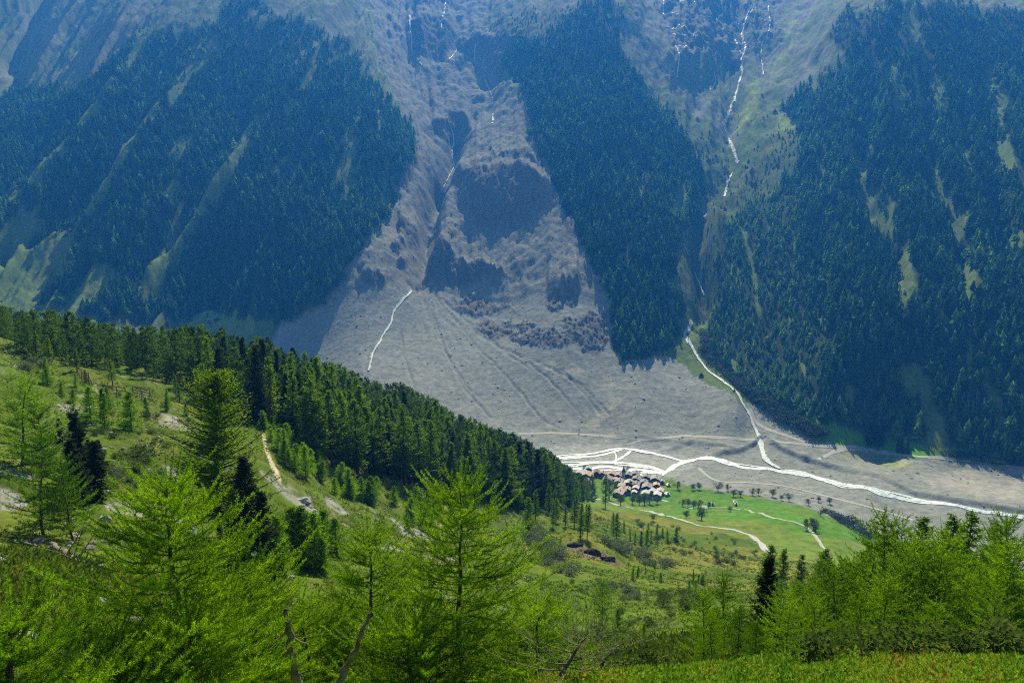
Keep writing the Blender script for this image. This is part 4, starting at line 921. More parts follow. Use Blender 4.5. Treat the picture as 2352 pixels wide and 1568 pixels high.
# ------------------------------------------------------------------ rocks
def rock_arr(seed, flat=.6, rough=.35):
    rg = np.random.RandomState(seed); t = (1 + 5 ** .5) / 2
    v = np.array([(-1, t, 0), (1, t, 0), (-1, -t, 0), (1, -t, 0), (0, -1, t), (0, 1, t), (0, -1, -t), (0, 1, -t), (t, 0, -1), (t, 0, 1), (-t, 0, -1), (-t, 0, 1)]); v = unit(v) * (1 + rough * (rg.rand(12, 1) - .4)); v[:, 2] = v[:, 2] * flat + .2
    f = np.array([(0, 11, 5), (0, 5, 1), (0, 1, 7), (0, 7, 10), (0, 10, 11), (1, 5, 9), (5, 11, 4), (11, 10, 2), (10, 7, 6), (7, 1, 8), (3, 9, 4), (3, 4, 2), (3, 2, 6), (3, 6, 8), (3, 8, 9), (4, 9, 5), (2, 4, 11), (6, 2, 10), (8, 6, 7), (9, 8, 1)])
    return v * .5, f
RK = [rock_arr(i) for i in range(6)]
def boulder(seed, x, y, size, label, flat=.6, mat=None, stretch=(1, 1), rz=0, dig=.0):
    P = hit(x, y, 30); V, Fc = rock_arr(seed, flat, .5); V = V * np.array([stretch[0], stretch[1], 1]) * size
    # one round of subdivision with noise for a broken surface
    me = mesh_np('boulder', V, Fc); o = link('boulder', me, mat or M_ROCK); o.location = P - Vector((0, 0, dig)); o.rotation_euler = (0, 0, rz)
    import bmesh as bm_; b = bm_.new(); b.from_mesh(me); bm_.ops.subdivide_edges(b, edges=b.edges[:], cuts=2, use_grid_fill=True)
    for q in b.verts: q.co += Vector([size * .05 * RG.uniform(-1, 1) for _ in range(3)])
    b.to_mesh(me); b.free(); tag(o, label, 'boulder'); return o
boulder(3, 206, 943, 3.4, 'big flat pale boulder jutting from the grassy slope on the left', .42, None, (1.3, 1), .3, .2)
boulder(7, 240, 1196, 1.7, 'white lichened boulder beside the long pale scree patch', .8, None, (1, .8), 1.1, .1)
boulder(9, 245, 1130, 0.9, 'small pale stone at the foot of the grey willow bushes', .7, None, (1, 1), .4)
boulder(11, 695, 1152, 2.6, 'jagged pale boulder at the lower end of the scree streak', .8, None, (1.4, 1), 0.6, .2)
boulder(14, 712, 1165, 1.8, 'smaller broken boulder just below the jagged pale one', .7, None, (1.2, 1), 1.6, .2)
boulder(5, 1800, 1535, .42, 'flat grey stone among the low shrubs on the ledge at the bottom', .3, None, (1.5, 1), .3, .05)
boulder(6, 1560, 1540, .5, 'weathered grey stone left of the flat one on the ledge', .3, None, (1.6, .9), -.2, .05)
boulder(8, 1955, 1548, .35, 'dark brown stone poking out at the bottom edge of the ledge', .9, M_BARKN, (1, 1), .2, .02)
def scatter_stones(name, n, cond, smin, smax, mat, box, seed):
    rg = np.random.RandomState(seed); a = rg.uniform(box[0], box[1], n); r = np.sqrt(rg.uniform(box[2] ** 2, box[3] ** 2, n)); x = r * np.sin(a); y = r * np.cos(a); k = cond(x, y, rg); x, y = x[k], y[k]
    z = samp(Z, x, y); s = smin + (smax - smin) * rg.rand(len(x)) ** 6
    o = forest_mesh(name, np.stack([x, y, z], -1), s, .8 + .8 * rg.rand(len(x)), RK, mat, rg.rand(len(x))); tag(o, kind='stuff'); return o
M_STN = mat_wood('debris_stones', [(.16, .155, .15), (.27, .26, .25), (.38, .36, .33)], 0)
dsel = lambda x, y, rg: (samp(debris, x, y) > .6) & (rg.rand(len(x)) < .25 + .75 * (fbm(x / 40, y / 40, 501, 3) > .05))
scatter_stones('rubble', 20000, dsel, .4, 3.4, M_STN, (-.6, .62, 820, 1900), 61)
nsel = lambda x, y, rg: (samp(debris, x, y) > .3) | ((fbm(x / 9, y / 9, 502, 3) > .12) & (rg.rand(len(x)) < .5))
scatter_stones('stones', 9000, nsel, .12, 1.0, M_STN, (-.66, .05, 30, 260), 62)
# fallen silver trunk on the left and dead snags in front
def deadwood(name, pts, rad, label, cat, twigs=0, seed=1):
    g = Geo(); rg = np.random.RandomState(seed); P = np.array(pts, float); n = 14; s = np.linspace(0, len(P) - 1, n); Q = np.stack([np.interp(s, range(len(P)), P[:, c]) for c in range(3)], -1)
    Lw = np.linalg.norm(P[-1] - P[0]); Q[1:-1] += rg.randn(n - 2, 3) * rad * .35; rr_ = rad * np.linspace(1, .45, n) * (1 + .25 * rg.randn(n).clip(-1, 1)); tube(g, Q, rr_, 9)
    tube(g, [Q[-1], Q[-1] + (Q[-1] - Q[-2]) * .5 + rg.randn(3) * rad * .6], [rr_[-1], rr_[-1] * .15], 6)
    o = link(name, g.mesh(name), M_DEAD)
    for k in range(twigs):
        b = Geo(); i = rg.randint(2, n - 1); d = unit(rg.randn(3) + np.array([0, 0, .6])); l = Lw * (.08 + .12 * rg.rand()); c = Q[i]
        tube(b, [c, c + d * l * .5 + rg.randn(3) * l * .06, c + d * l], [rr_[i] * .42, rr_[i] * .26, rr_[i] * .08], 5); link('branch', b.mesh('branch'), M_DEAD, o)
    tag(o, label, cat); return o
def ray_pt(x, y, r):
    a, t = ray(x, y); return (r * math.sin(a), r * math.cos(a), CAMZ + r * float(t))
A = hit(118, 1256, 20); B = hit(205, 1308, 20)
deadwood('fallen_trunk', [A + Vector((0, 0, .35)), (A + B) / 2 + Vector((0, 0, .15)), B + Vector((0, 0, .3))], .26, 'bleached fallen tree trunk lying on the green slope at left', 'fallen trunk', 5, 3)
A = hit(55, 1250, 20); B = hit(90, 1262, 20)
deadwood('dead_branch', [A + Vector((0, 0, .2)), B + Vector((0, 0, .3))], .1, 'short bleached branch in the shade above the fallen trunk', 'branch', 3, 4)
b_ = ray_pt(690, 1600, 8.6); deadwood('dead_snag', [b_, ray_pt(672, 1500, 8.5), ray_pt(655, 1400, 8.4)], .05, 'dead grey snag, the left upright one among the larch tops', 'dead tree', 5, 5)
b_ = ray_pt(765, 1600, 8.6); deadwood('dead_snag', [b_, ray_pt(805, 1510, 8.6), ray_pt(848, 1410, 8.6)], .045, 'dead grey snag leaning to the right below the thin larch leader', 'dead tree', 4, 6)
# snow fences at the edge of the wood
def fence(pts, h, label, rails=4, post=.09):
    P = [Vector(p) for p in pts]; e = bpy.data.objects.new('snow_fence', None); COL.objects.link(e); e.location = P[0]; tag(e, label, 'fence')
    for p in P:
        g = Geo(); q = p - P[0]; tube(g, [q + Vector((0, 0, -.4)), q + Vector((0, .15, h))], [post, post * .9], 6); tube(g, [q + Vector((0, 1.6, -.4)), q + Vector((0, .2, h * .8))], [post * .8, post * .8], 5); link('post', g.mesh('post'), M_FEN, e)
    for a, b in zip(P[:-1], P[1:]):
        for k in range(rails):
            g = Geo(); z = h * (.25 + .7 * k / (rails - 1)); d = (b - a); s = Vector((0, -.12, z)); n_ = Vector((0, 0, .16)); A_, B_ = a - P[0] + s, b - P[0] + s; t_ = Vector((0, .06, 0))
            g.add([A_, B_, B_ + n_, A_ + n_, A_ + t_, B_ + t_, B_ + n_ + t_, A_ + n_ + t_], [(0, 1, 2), (0, 2, 3), (5, 4, 7), (5, 7, 6), (3, 2, 6), (3, 6, 7), (0, 4, 5), (0, 5, 1)]); link('rail', g.mesh('rail'), M_FEN, e)
M_FEN = mat_plain('brown_timber', (.10, .06, .045), .8, .2, 3, .3)
fence([hit(x, y, 60) for x, y in ((178, 872), (188, 876), (197, 881), (205, 887))], 3.3, 'curved brown snow fence standing on the slope at the edge of the wood', 5)
fence([hit(x, y, 60) for x, y in ((248, 908), (268, 911), (288, 913))], 2.6, 'low dark timber fence left of the little round larch', 3)
fence([hit(x, y, 60) for x, y in ((305, 914), (325, 919), (345, 924))], 3.2, 'dark timber snow fence right of the little round larch', 4)
# rock outcrop in the hollow
for k, (x, y, s, lb) in enumerate([(1322, 1258, 4.5, 'dark brown rock outcrop above the tawny hollow, upper left mass'), (1360, 1275, 5.5, 'dark brown rock outcrop, the largest middle mass in the hollow'), (1398, 1290, 4, 'dark brown rock outcrop, the lowest right mass in the hollow')]):
    P = hit(x, y, 100); V, Fc = rock_arr(40 + k, .75, .6); me = mesh_np('rock_outcrop', V * s * np.array([1.2, .7, .8]), Fc); o = link('rock_outcrop', me, mat_plain('brown_rock', (.045, .042, .034), .95, .1, .35, .7, 0, .9)); o.location = P + Vector((0, 2, -s * .12))
    import bmesh as bm_; b = bm_.new(); b.from_mesh(me); bm_.ops.subdivide_edges(b, edges=b.edges[:], cuts=4, use_grid_fill=True)
    for q in b.verts: q.co += Vector([s * .045 * RG.uniform(-1, 1) for _ in range(3)])
    b.to_mesh(me); b.free(); tag(o, lb, 'rock')

# ------------------------------------------------------------------ trees, from the far edge to the camera
def inr(x, y, poly):
    a = np.arctan2(x, y); c = 1176 + FP * np.tan(a) / CT * 1.0; c = 1176 + FP * np.tan(a) * CT; return inpoly(c, np.hypot(x, y), poly)
SKY = np.array([(-300,690),(0,697),(60,712),(100,705),(170,712),(230,735),(300,748),(360,745),(430,748),(500,742),(560,775),(620,772),(660,790),(700,805),(740,815),(800,840),(850,868),(930,880),(985,905),(1040,945),(1100,965),(1150,985),(1200,1005),(1260,1035),(1300,1065),(1335,1092)], float)
WOOD = [(-320,250),(60,245),(160,240),(262,262),(400,250),(520,235),(600,232),(690,220),(800,240),(900,262),(1000,275),(1080,290),(1160,310),(1250,350),(1330,430),(1372,580),(1330,640),(1200,560),(1000,490),(800,450),(500,440),(0,440),(-320,440)]
gx, gy, rg = jgrid(-330, 80, 150, 660, 6.0, 7)
k = inr(gx, gy, WOOD) & (np.hypot(gx, gy) > 190); gx, gy = gx[k], gy[k]; gz = samp(Z, gx, gy)
dist_ = np.hypot(gx, gy); cx_, cy_ = project(gx, gy, gz)
hh = 13 + 12 * rg.rand(len(gx)); want = np.interp(cx_, SKY[:, 0], SKY[:, 1]) + 60 * rg.rand(len(gx)) ** 1.3
hmax = np.array([CAMZ + d * float(ray(a, b)[1]) - z for d, a, b, z in zip(dist_, cx_, want, gz)])
hh = np.minimum(hh * 1.15, hmax); back = dist_ > 330; hh = np.where(back & (hmax > 12), np.minimum(hmax, 30), hh)
ok = hh > 6; gx, gy, gz, dist_, cx_, cy_, hh = [v[ok] for v in (gx, gy, gz, dist_, cx_, cy_, hh)]
print('near wood', len(gx))
score = hh / dist_ * (1 + .15 * rg.rand(len(gx))) ; order = np.argsort(-score)
spr = rg.rand(len(gx)) < np.where((cx_ > 180) & (cx_ < 700), .42, .25) ; NL = NS = 0; rest = []
for i in order:
    isS = bool(spr[i]); lim = NS < 110 if isS else NL < 190
    if not lim: rest.append(i); continue
    P = Vector((gx[i], gy[i], gz[i] - .3)); z_ = 'left' if cx_[i] < 430 else ('mid' if cx_[i] < 900 else 'right')
    front = 'at the front edge of ' if dist_[i] < 262 + 60 * (cx_[i] > 900) else ('on the skyline of ' if dist_[i] > 330 else 'deep in ')
    where = {'left': front + 'the wood above the left hillside', 'mid': front + 'the dense wood across the slope', 'right': front + 'the wood descending to the river'}[z_]
    if isS: NS += 1; put('spruce', 'spruce_tree', P, float(hh[i]), ('towering dark spruce ' if hh[i] > 22 else 'narrow dark spruce ') + where, 'spruce tree', 'dark spruces ' + where, 1.05 + .3 * RG.random())
    else: NL += 1; put('larch', 'larch_tree', P, float(hh[i]), ('towering green larch ' if hh[i] > 22 else 'open branched green larch ') + where, 'larch tree', 'tall larches ' + where, 1.1 + .4 * RG.random())
print('individual', NL, NS, 'rest', len(rest))
mid = [conifer(400 + i, rad=.13, nbr=70, steps=4, low=.08, power=.65, droop=-.2, lift=.4, gap=.1, tw=.062, ww=.018, bare=.15, wood=False)[0].arrays() for i in range(5)]
rest = np.array(rest)
o = forest_mesh('forest', np.stack([gx, gy, gz - .3], -1)[rest], hh[rest], 1.05 + .5 * rg.rand(len(rest)), mid, mat_wood('wood_needles', [(.028, .065, .012), (.065, .13, .016), (.12, .21, .02)], .48), rg.rand(len(rest))); tag(o, kind='stuff')

def spots(poly, n, seed, rmin=20):
    rg = random.Random(seed); xs = [p[0] for p in poly]; ys = [p[1] for p in poly]; out = []
    while len(out) < n:
        x, y = rg.uniform(min(xs), max(xs)), rg.uniform(min(ys), max(ys))
        if inpoly(np.array([x]), np.array([y]), poly)[0]: out.append((x, y, hit(x, y, rmin)))
    return out
_t = ['first','second','third','fourth','fifth','sixth','seventh','eighth','ninth','tenth','eleventh','twelfth','thirteenth','fourteenth','fifteenth','sixteenth','seventeenth','eighteenth','nineteenth']
_n = ['', 'twenty', 'thirty', 'forty', 'fifty', 'sixty']
_n2 = ['', 'twentieth', 'thirtieth', 'fortieth', 'fiftieth', 'sixtieth']
ORD = _t + [x for k in range(1, 6) for x in [_n2[k]] + [_n[k] + '-' + w_ for w_ in _t[:9]]]
def band(kind, name, poly, n, h0, h1, label, cat, group, seed, wide=1.0, rmin=20):
    for k, (x, y, P) in enumerate(sorted(spots(poly, n, seed, rmin), key=lambda q: q[0])): put(kind, name, P - Vector((0, 0, .05)), RG.uniform(h0, h1), label + (', %s from left' % ORD[k] if k < len(ORD) else ''), cat, group, wide * RG.uniform(.85, 1.2))
# young larches along the foot of the wood
band('young', 'young_larch', [(600,985),(660,1000),(740,1075),(860,1150),(840,1180),(740,1130),(650,1070)], 34, 4, 8.5, 'bushy young larch along the path below the wood', 'young larch', 'young larches along the hillside path', 1, 1.2)
band('young', 'young_larch', [(860,1130),(960,1160),(1060,1180),(1100,1215),(900,1215),(850,1180)], 20, 4, 8, 'bushy young larch at the lower edge of the wood', 'young larch', 'young larches at the lower edge of the wood', 2, 1.15)
band('young', 'young_larch', [(640,1240),(700,1230),(790,1240),(800,1300),(700,1330),(640,1330)], 9, 4.5, 7.5, 'rounded young larch in the clump below the scree streak', 'young larch', 'young larches below the scree streak', 3, 1.35)
band('larch', 'larch_tree', [(1180,1160),(1320,1140),(1340,1200),(1250,1230),(1180,1220)], 16, 11, 17, 'open crowned larch at the lower tip of the wood', 'larch tree', 'larches at the lower tip of the wood', 4, 1.4)
band('larch', 'larch_tree', [(1230,1215),(1330,1200),(1420,1220),(1420,1250),(1300,1240)], 9, 9, 14, 'slender larch with bare lower trunk above the rock outcrop', 'larch tree', 'larches above the rock outcrop', 5, 1.3)
band('young', 'young_larch', [(1420,1210),(1500,1215),(1560,1240),(1500,1262),(1430,1245)], 12, 4, 8, 'small pointed larch on the bank below the village road', 'young larch', 'small larches on the bank below the road', 6, .8)
band('larch', 'larch_tree', [(200,800),(120,800),(60,830),(150,850),(300,880),(420,905),(480,930),(400,925),(250,890)], 10, 5, 8, 'small larch standing before the dark wood at left', 'larch tree', 'small larches before the dark wood', 7, 1.5)
LM = [ # px, tip y, r, kind, name, width, label
 (480,862,104,'larchbig','larch_tree',1.1,'tallest lone larch with a bare lower trunk on the left hillside'),
 (556,1050,100,'spruce','spruce_tree',1.9,'dark broad spruce standing close behind the tallest lone larch'),
 (600,1130,82,'spruce','spruce_tree',1.7,'blackish spruce right of the lone larch trunk'),
 (530,1180,78,'spruce','spruce_tree',1.9,'low dark spruce at the foot of the lone larch'),
 (75,1000,86,'larchmid','larch_tree',.95,'shaggy green larch in the pair on the left edge, the taller one'),
 (150,1068,84,'larchmid','larch_tree',.95,'shorter larch of the pair on the left edge, at its right'),
 (30,880,130,'larchmid','larch_tree',1.1,'wide larch half cut by the left edge above the pair'),
 (90,930,128,'larchmid','larch_tree',.8,'slim larch just right of the wide one on the left edge'),
 (175,948,122,'spruce','spruce_tree',2.0,'small blackish spruce on the slope below the flat boulder'),
 (210,1015,112,'spruce','spruce_tree',2.4,'squat dark spruce beside the tangle of dead wood'),
 (160,1010,108,'spruce','spruce_tree',2.2,'dark little spruce left of the tangle of dead wood'),
 (233,893,172,'young','young_larch',.9,'small pale larch right of the flat boulder'),
 (295,900,176,'young','young_larch',1.2,'little round larch in front of the timber fence'),
 (200,888,176,'young','young_larch',1.2,'low bushy larch above the flat boulder'),
 (330,1000,150,'bush','bush',1.6,'small round dark bush in the middle of the left meadow'),
 (1385,1335,108,'larchmid','pine_tree',.75,'single dark pine in the grassy hollow at centre right'),
 (1480,1430,62,'young','young_larch',.9,'thin young larch on the grass right of the single pine'),
 (1300,1405,70,'young','young_larch',.9,'small larch at the left edge of the grassy hollow'),
 (1420,1400,100,'young','young_larch',1.0,'little larch right at the foot of the single pine'),
 (1620,1370,30,'larchmid','larch_tree',.9,'leftmost larch of the big clump, low and bushy'),
 (1668,1330,33,'larchmid','larch_tree',.9,'second larch from the left in the big clump'),
 (1765,1285,33,'spruce','larch_tree',1.5,'slender larch with a dark leaning trunk in the big clump'),
 (1850,1345,33,'larchmid','larch_tree',1.0,'broad bright larch right of the dark leaning trunk'),
 (1925,1300,35,'larchmid','larch_tree',1.0,'dense larch in the middle of the big clump'),
 (2045,1200,36,'larchmid','larch_tree',1.0,'tallest larch of the big clump, reaching above the river flats'),
 (2120,1250,34,'larchmid','larch_tree',1.0,'larch right behind the tallest one of the clump'),
 (2190,1235,38,'larchmid','larch_tree',.95,'spreading larch with a crooked limb in the big clump'),
 (2275,1300,35,'larchmid','larch_tree',1.0,'low spreading larch towards the right edge'),
 (2335,1255,33,'larchmid','larch_tree',1.0,'larch cut by the right edge, in the big clump'),
 (1990,1380,29,'larchmid','larch_tree',.9,'low larch at the front foot of the big clump'),
 (2110,1400,29,'larchmid','larch_tree',.9,'bushy larch at the front right of the big clump'),
 (1735,1430,27,'larchmid','larch_tree',.9,'smallest larch in front of the dark leaning trunk'),
 (2120,1190,95,'larch','larch_tree',1.7,'pointed larch tip against the gravel, leftmost of four'),
 (2192,1188,95,'larch','larch_tree',1.7,'pointed larch tip against the gravel, second of four'),
 (2240,1185,90,'larch','larch_tree',1.7,'pointed larch tip against the gravel, third and highest of four'),
 (2290,1200,100,'larch','larch_tree',1.6,'pointed larch tip against the gravel, rightmost of four'),
 (1770,1252,150,'larch','larch_tree',1.5,'larch hiding the lower end of the village road'),
 (1800,1262,160,'larch','larch_tree',1.5,'larch just right of the one at the road end'),
 (1842,1275,150,'larch','larch_tree',1.5,'dark larch below the lower end of the farm track'),
 (1880,1290,140,'larch','larch_tree',1.6,'small dark larch left of the big clump top'),
 (1900,1262,110,'larch','larch_tree',1.6,'slim dark larch near the end of the farm track'),
 (1985,1265,80,'larch','larch_tree',1.9,'larch peeking over the middle of the big clump'),
 (2330,1200,60,'larchmid','larch_tree',.9,'tall larch behind the big clump at the right edge'),
 (1400,1100,760,'tree','leafy_tree',1.0,'round dark tree beside the large lone log house'),
]
for X_, Y_, r_, kd, nm, wd_, lb in LM:
    P, h_ = top_to_h(X_, Y_, r_); e = put(kd, nm, P, max(h_, .8), lb, {'spruce_tree': 'spruce tree', 'larch_tree': 'larch tree', 'young_larch': 'young larch', 'bush': 'bush', 'pine_tree': 'pine tree', 'leafy_tree': 'tree'}[nm], None, wd_)
kk_ = -1
for X_, Y_, r_, wd_ in sorted(((1640,1430,26,1),(1700,1400,29,1),(1790,1370,30,1),(1815,1400,28,1),(1880,1380,31,1),(1900,1330,36,.9),(1960,1290,38,.9),(2000,1260,37,.9),(2030,1330,31,1),(2075,1280,33,1),(2085,1220,40,.9),(2160,1290,33,1),(2160,1380,28,1),(2230,1320,33,1),(2240,1260,40,.9),(2300,1360,30,1),(2345,1340,32,1),(2200,1430,27,1),(2050,1440,27,1),(1930,1430,27,1),(1860,1450,27,1),(2280,1440,27,1))):
    P, h_ = top_to_h(X_, Y_, r_); kk_ = kk_ + 1; put('larchmid', 'larch_tree', P, h_, 'bright larch filling the big clump behind the ledge, %s from left' % ORD[kk_], 'larch tree', 'larches packed in the big clump', wd_)
# near bushes and willows
band('willow', 'willow_bush', [(255,1075),(350,1095),(345,1130),(250,1120)], 7, 1.8, 3.4, 'grey leaved willow bush on the left slope above the scree', 'willow bush', 'grey willows above the scree patch', 11, 1.1)
band('willow', 'willow_bush', [(1190,1195),(1260,1225),(1300,1290),(1320,1325),(1270,1310),(1200,1240)], 34, 3, 5.5, 'grey green willow bush in the thicket left of the rocks', 'willow bush', 'willows in the thicket left of the rocks', 12, 1.2)
band('willow', 'willow_bush', [(1380,1235),(1480,1262),(1560,1305),(1530,1315),(1440,1280),(1390,1255)], 26, 3, 5.5, 'grey green willow bush in the row right of the rock outcrop', 'willow bush', 'willows in the row right of the rocks', 13, 1.2)
band('willow', 'willow_bush', [(1370,1330),(1450,1345),(1500,1380),(1470,1400),(1380,1350)], 16, 1.5, 3.2, 'grey willow bush in the middle of the tawny hollow', 'willow bush', 'willows in the tawny hollow', 14, 1.2)
band('bush', 'bush', [(1480,1380),(1600,1350),(1660,1370),(1560,1420),(1480,1450)], 22, 1.2, 3.0, 'green bush on the grassy slope left of the big larch clump', 'bush', 'bushes left of the big larch clump', 15, 1.1)
band('bush', 'bush', [(1440,1195),(1600,1215),(1750,1262),(1720,1300),(1600,1290),(1480,1240)], 60, 1.2, 3.6, 'small dark bush on the rough bank below the village road', 'bush', 'bushes on the bank below the road', 16, 1.1)
band('bush', 'bush', [(20,900),(230,930),(420,1000),(400,1120),(250,1150),(60,1100)], 34, .9, 2.4, 'dark green shrub on the steep left hillside', 'bush', 'shrubs on the steep left hillside', 41, 1.2)
band('young', 'young_larch', [(60,840),(330,900),(560,1000),(400,1010),(120,930)], 16, 1.8, 4.5, 'little larch dotted on the open left hillside', 'young larch', 'little larches on the left hillside', 42, 1.1)
band('spruce', 'spruce_tree', [(120,940),(230,990),(250,1100),(160,1100)], 7, 2.2, 4.5, 'small blackish spruce near the dead wood tangle', 'spruce tree', 'small spruces near the dead wood', 43, 2.0)
band('bush', 'bush', [(1300,1320),(1500,1400),(1500,1480),(1330,1460)], 18, .5, 1.5, 'small bush in the grassy hollow at centre', 'bush', 'small bushes in the grassy hollow', 44, 1.2)
band('young', 'young_larch', [(1480,1300),(1640,1320),(1600,1360),(1450,1330)], 14, 1.5, 4, 'little pointed larch on the tawny slope', 'young larch', 'little larches on the tawny slope', 45, .9)
band('bush', 'bush', [(60,850),(230,900),(420,960),(560,1040),(420,1060),(200,960)], 26, .8, 2.2, 'low green bush dotted over the left hillside', 'bush', 'low bushes on the left hillside', 17, 1.2)
band('willow', 'willow_bush', [(40,820),(130,830),(170,865),(60,850)], 5, 2.5, 4.5, 'pale green shrub below the wood at the far left', 'willow bush', 'pale shrubs below the wood', 18, 1.0)
# trees of the village meadow: photo foot x, y, height, kind
VT = [(1556,1123,9,'broad dark tree on the gravel edge, leftmost behind the meadow'),(1592,1125,7,'grey green tree right of the leftmost one on the gravel edge'),(1606,1124,8,'tree close to the grey green one on the gravel edge'),(1649,1128,10,'round dark tree on the middle of the gravel edge'),
 (1672,1127,7,'pale tree right of the round dark one'),(1685,1140,8,'first of the bushy trees on the meadow corner'),(1700,1140,7,'second of the bushy trees on the meadow corner'),(1728,1137,7,'left half of the wide bushy pair at the gravel edge'),(1742,1137,7,'right half of the wide bushy pair at the gravel edge'),
 (1775,1140,9,'tall narrow tree at the gravel edge past the bushy pair'),(1794,1148,6,'small tree on the meadow rim right of the narrow one'),(1812,1150,8,'slanting tree by the pale sandy scar'),(1568,1162,7,'first tree of the row beside the lay-by'),(1580,1164,8,'second tree of the row beside the lay-by'),
 (1593,1166,8,'third tree of the row beside the lay-by'),(1605,1166,8,'last tree of the row beside the lay-by'),(1628,1168,7,'single round tree inside the lay-by loop'),(1576,1190,7,'dark tree just above the village road'),(1612,1195,11,'largest round tree standing alone above the road'),
 (1676,1174,5,'thin shrub below the meadow cabin'),(1857,1160,7,'tree with a bare foot on the upper meadow rim'),(1880,1152,6,'small tree right of the bare footed one'),(1905,1157,7,'dark tree at the right of the meadow rim'),(1885,1184,5,'lone dark shrub in the bright meadow'),
 (1853,1217,8,'left tree of the three inside the bend of the farm track'),(1868,1215,9,'middle tree of the three inside the bend of the farm track'),(1873,1222,8,'right tree of the three inside the bend of the farm track'),(1500,1196,5,'bush on the slope above the village road bend'),
 (1448,1122,9,'leafy tree between the lower houses and the road'),(1452,1158,10,'first leafy tree below the hamlet'),(1468,1160,12,'tall leafy tree below the hamlet'),(1480,1160,12,'broad leafy tree below the hamlet'),(1492,1157,11,'right leafy tree of the clump below the hamlet'),
 (1425,1160,10,'leafy tree in front of the biggest lower roof'),(1509,1157,8,'light leafy tree at the lower right of the hamlet'),(1440,1083,7,'small tree beside the river behind the dark tall house'),(1340,1082,7,'shrub at the river edge left of the hamlet'),(1960,1205,5,'shrub on the far tip of the meadow')]
for X_, Y_, h_, lb in VT: put('tree', 'leafy_tree', hit(X_, Y_, 380) - Vector((0, 0, .1)), h_ * 1.1, lb, 'tree', None, 1.3)
P = hit(1390, 1168, 380); put('larch', 'larch_tree', P, 24, 'tall thin larch standing alone in front of the hamlet', 'larch tree', None, 1.1)
for X_, Y_, h_ in ((2070,1042,24),(2084,1042,21),(2061,1040,18)): put('spruce', 'spruce_tree', hit(X_, Y_, 700), h_, 'spruce of the small group by the gravel road at far right', 'spruce tree', 'spruces by the far gravel road', 1.4)
for k in range(14): X_ = RG.uniform(1995, 2045); put('spruce', 'spruce_tree', hit(X_, RG.uniform(1008, 1026), 700), RG.uniform(17, 25), 'spruce in the clump on the bright far meadow', 'spruce tree', 'spruces on the far bright meadow', 1.4)
# far leafy scrub at the foot of the right slope: one mass
pts = np.array([tuple(P) for x, y, P in spots([(1612,760),(1660,830),(1720,890),(1800,940),(1860,975),(1900,1000),(1860,1004),(1790,965),(1735,925),(1700,895),(1650,850),(1612,810)], 560, 31, 700)]); rg = np.random.RandomState(4)
BU = [bush(120 + i, 70, .8, .22, 1)[0].arrays() for i in range(4)]
o = forest_mesh('thicket', pts, 5 + 6 * rg.rand(len(pts)), 1 + .4 * rg.rand(len(pts)), BU, mat_wood('thicket_leaves', [(.03, .05, .02), (.055, .085, .03), (.09, .12, .045)], .4), rg.rand(len(pts))); tag(o, kind='stuff')
pts = np.array([tuple(P) for pl, nn, sd_ in (([(1880,1170),(1960,1195),(2010,1235),(1990,1240),(1940,1205)], 70, 33), ([(2150,1036),(2200,1040),(2352,1062),(2352,1075),(2200,1056)], 160, 34), ([(230,690),(330,650),(330,745),(220,745)], 200, 35)) for x, y, P in spots(pl, nn, sd_, 500)])
o = forest_mesh('thicket', pts, 2.5 + 4 * rg.rand(len(pts)), 1.2 + .4 * rg.rand(len(pts)), BU, bpy.data.materials['thicket_leaves'], rg.rand(len(pts))); tag(o, kind='stuff')

# ------------------------------------------------------------------ the young larches close to the camera
NEAR = [ # tip x, tip y, r, radius m, branches, label
 (1058,1122,10.5,1.6,120,'bright young larch filling the middle foreground, its dark stem showing'),
 (372,1108,9.0,1.4,115,'bright young larch in the left foreground with a kinked tip'),
 (842,1228,11.5,1.0,70,'thin young larch with a long bare leader between two fuller ones'),
 (210,1525,7.6,1.0,60,'low feathery larch at the bottom left'),
 (560,1330,9.6,1.2,60,'low larch filling the gap right of the kinked one'),
 (2,1400,7.2,.7,34,'larch twigs reaching in from the left edge'),
 (700,1400,10.5,1.1,56,'low dense larch behind the dead snags'),
 (1225,1385,11.5,1.0,50,'low larch at the right foot of the central one'),
 (950,1440,9.4,.95,46,'small larch at the left foot of the central one'),
 (420,1430,8.0,1.0,50,'dense low larch in front of the kinked one'),
]
for j, (X_, Y_, r_, rad_, nb, lb) in enumerate(NEAR):
    P, h_ = top_to_h(X_, Y_, r_); P.z -= .05
    cr, wd = feather(700 + j, h_, rad_, nbr=nb, twigs=16, needles=130, low=.03, power=.85, rise=.28, nl=.046, nw=.0068, lean=.12 if j == 1 else .04)
    e = bpy.data.objects.new('young_larch', None); COL.objects.link(e); e.location = P; e.rotation_euler = (0, 0, j * 1.3); tag(e, lb, 'young larch')
    a = cr.mesh('needles'); link('crown', a, M_NEAR, e); link('trunk', wd.mesh('stem', True), M_BARKN, e)
# dead twiggy shrub left of the ledge
for X_, Y_, r_, lb in ((1285, 1470, 8.6, 'half dead larch sapling with curved bare twigs at the ledge'), (1385, 1478, 10, 'nearly bare sapling leaning on the grass behind the ledge')):
    P, h_ = top_to_h(X_, Y_, r_); cr, wd = feather(760 + X_, h_, .75, nbr=22, twigs=7, needles=14, tr=.03, lean=.3)
    e = bpy.data.objects.new('dead_sapling', None); COL.objects.link(e); e.location = P; tag(e, lb, 'sapling'); link('crown', cr.mesh('needles'), M_NEAR, e); link('trunk', wd.mesh('stem', True), M_DEAD, e)

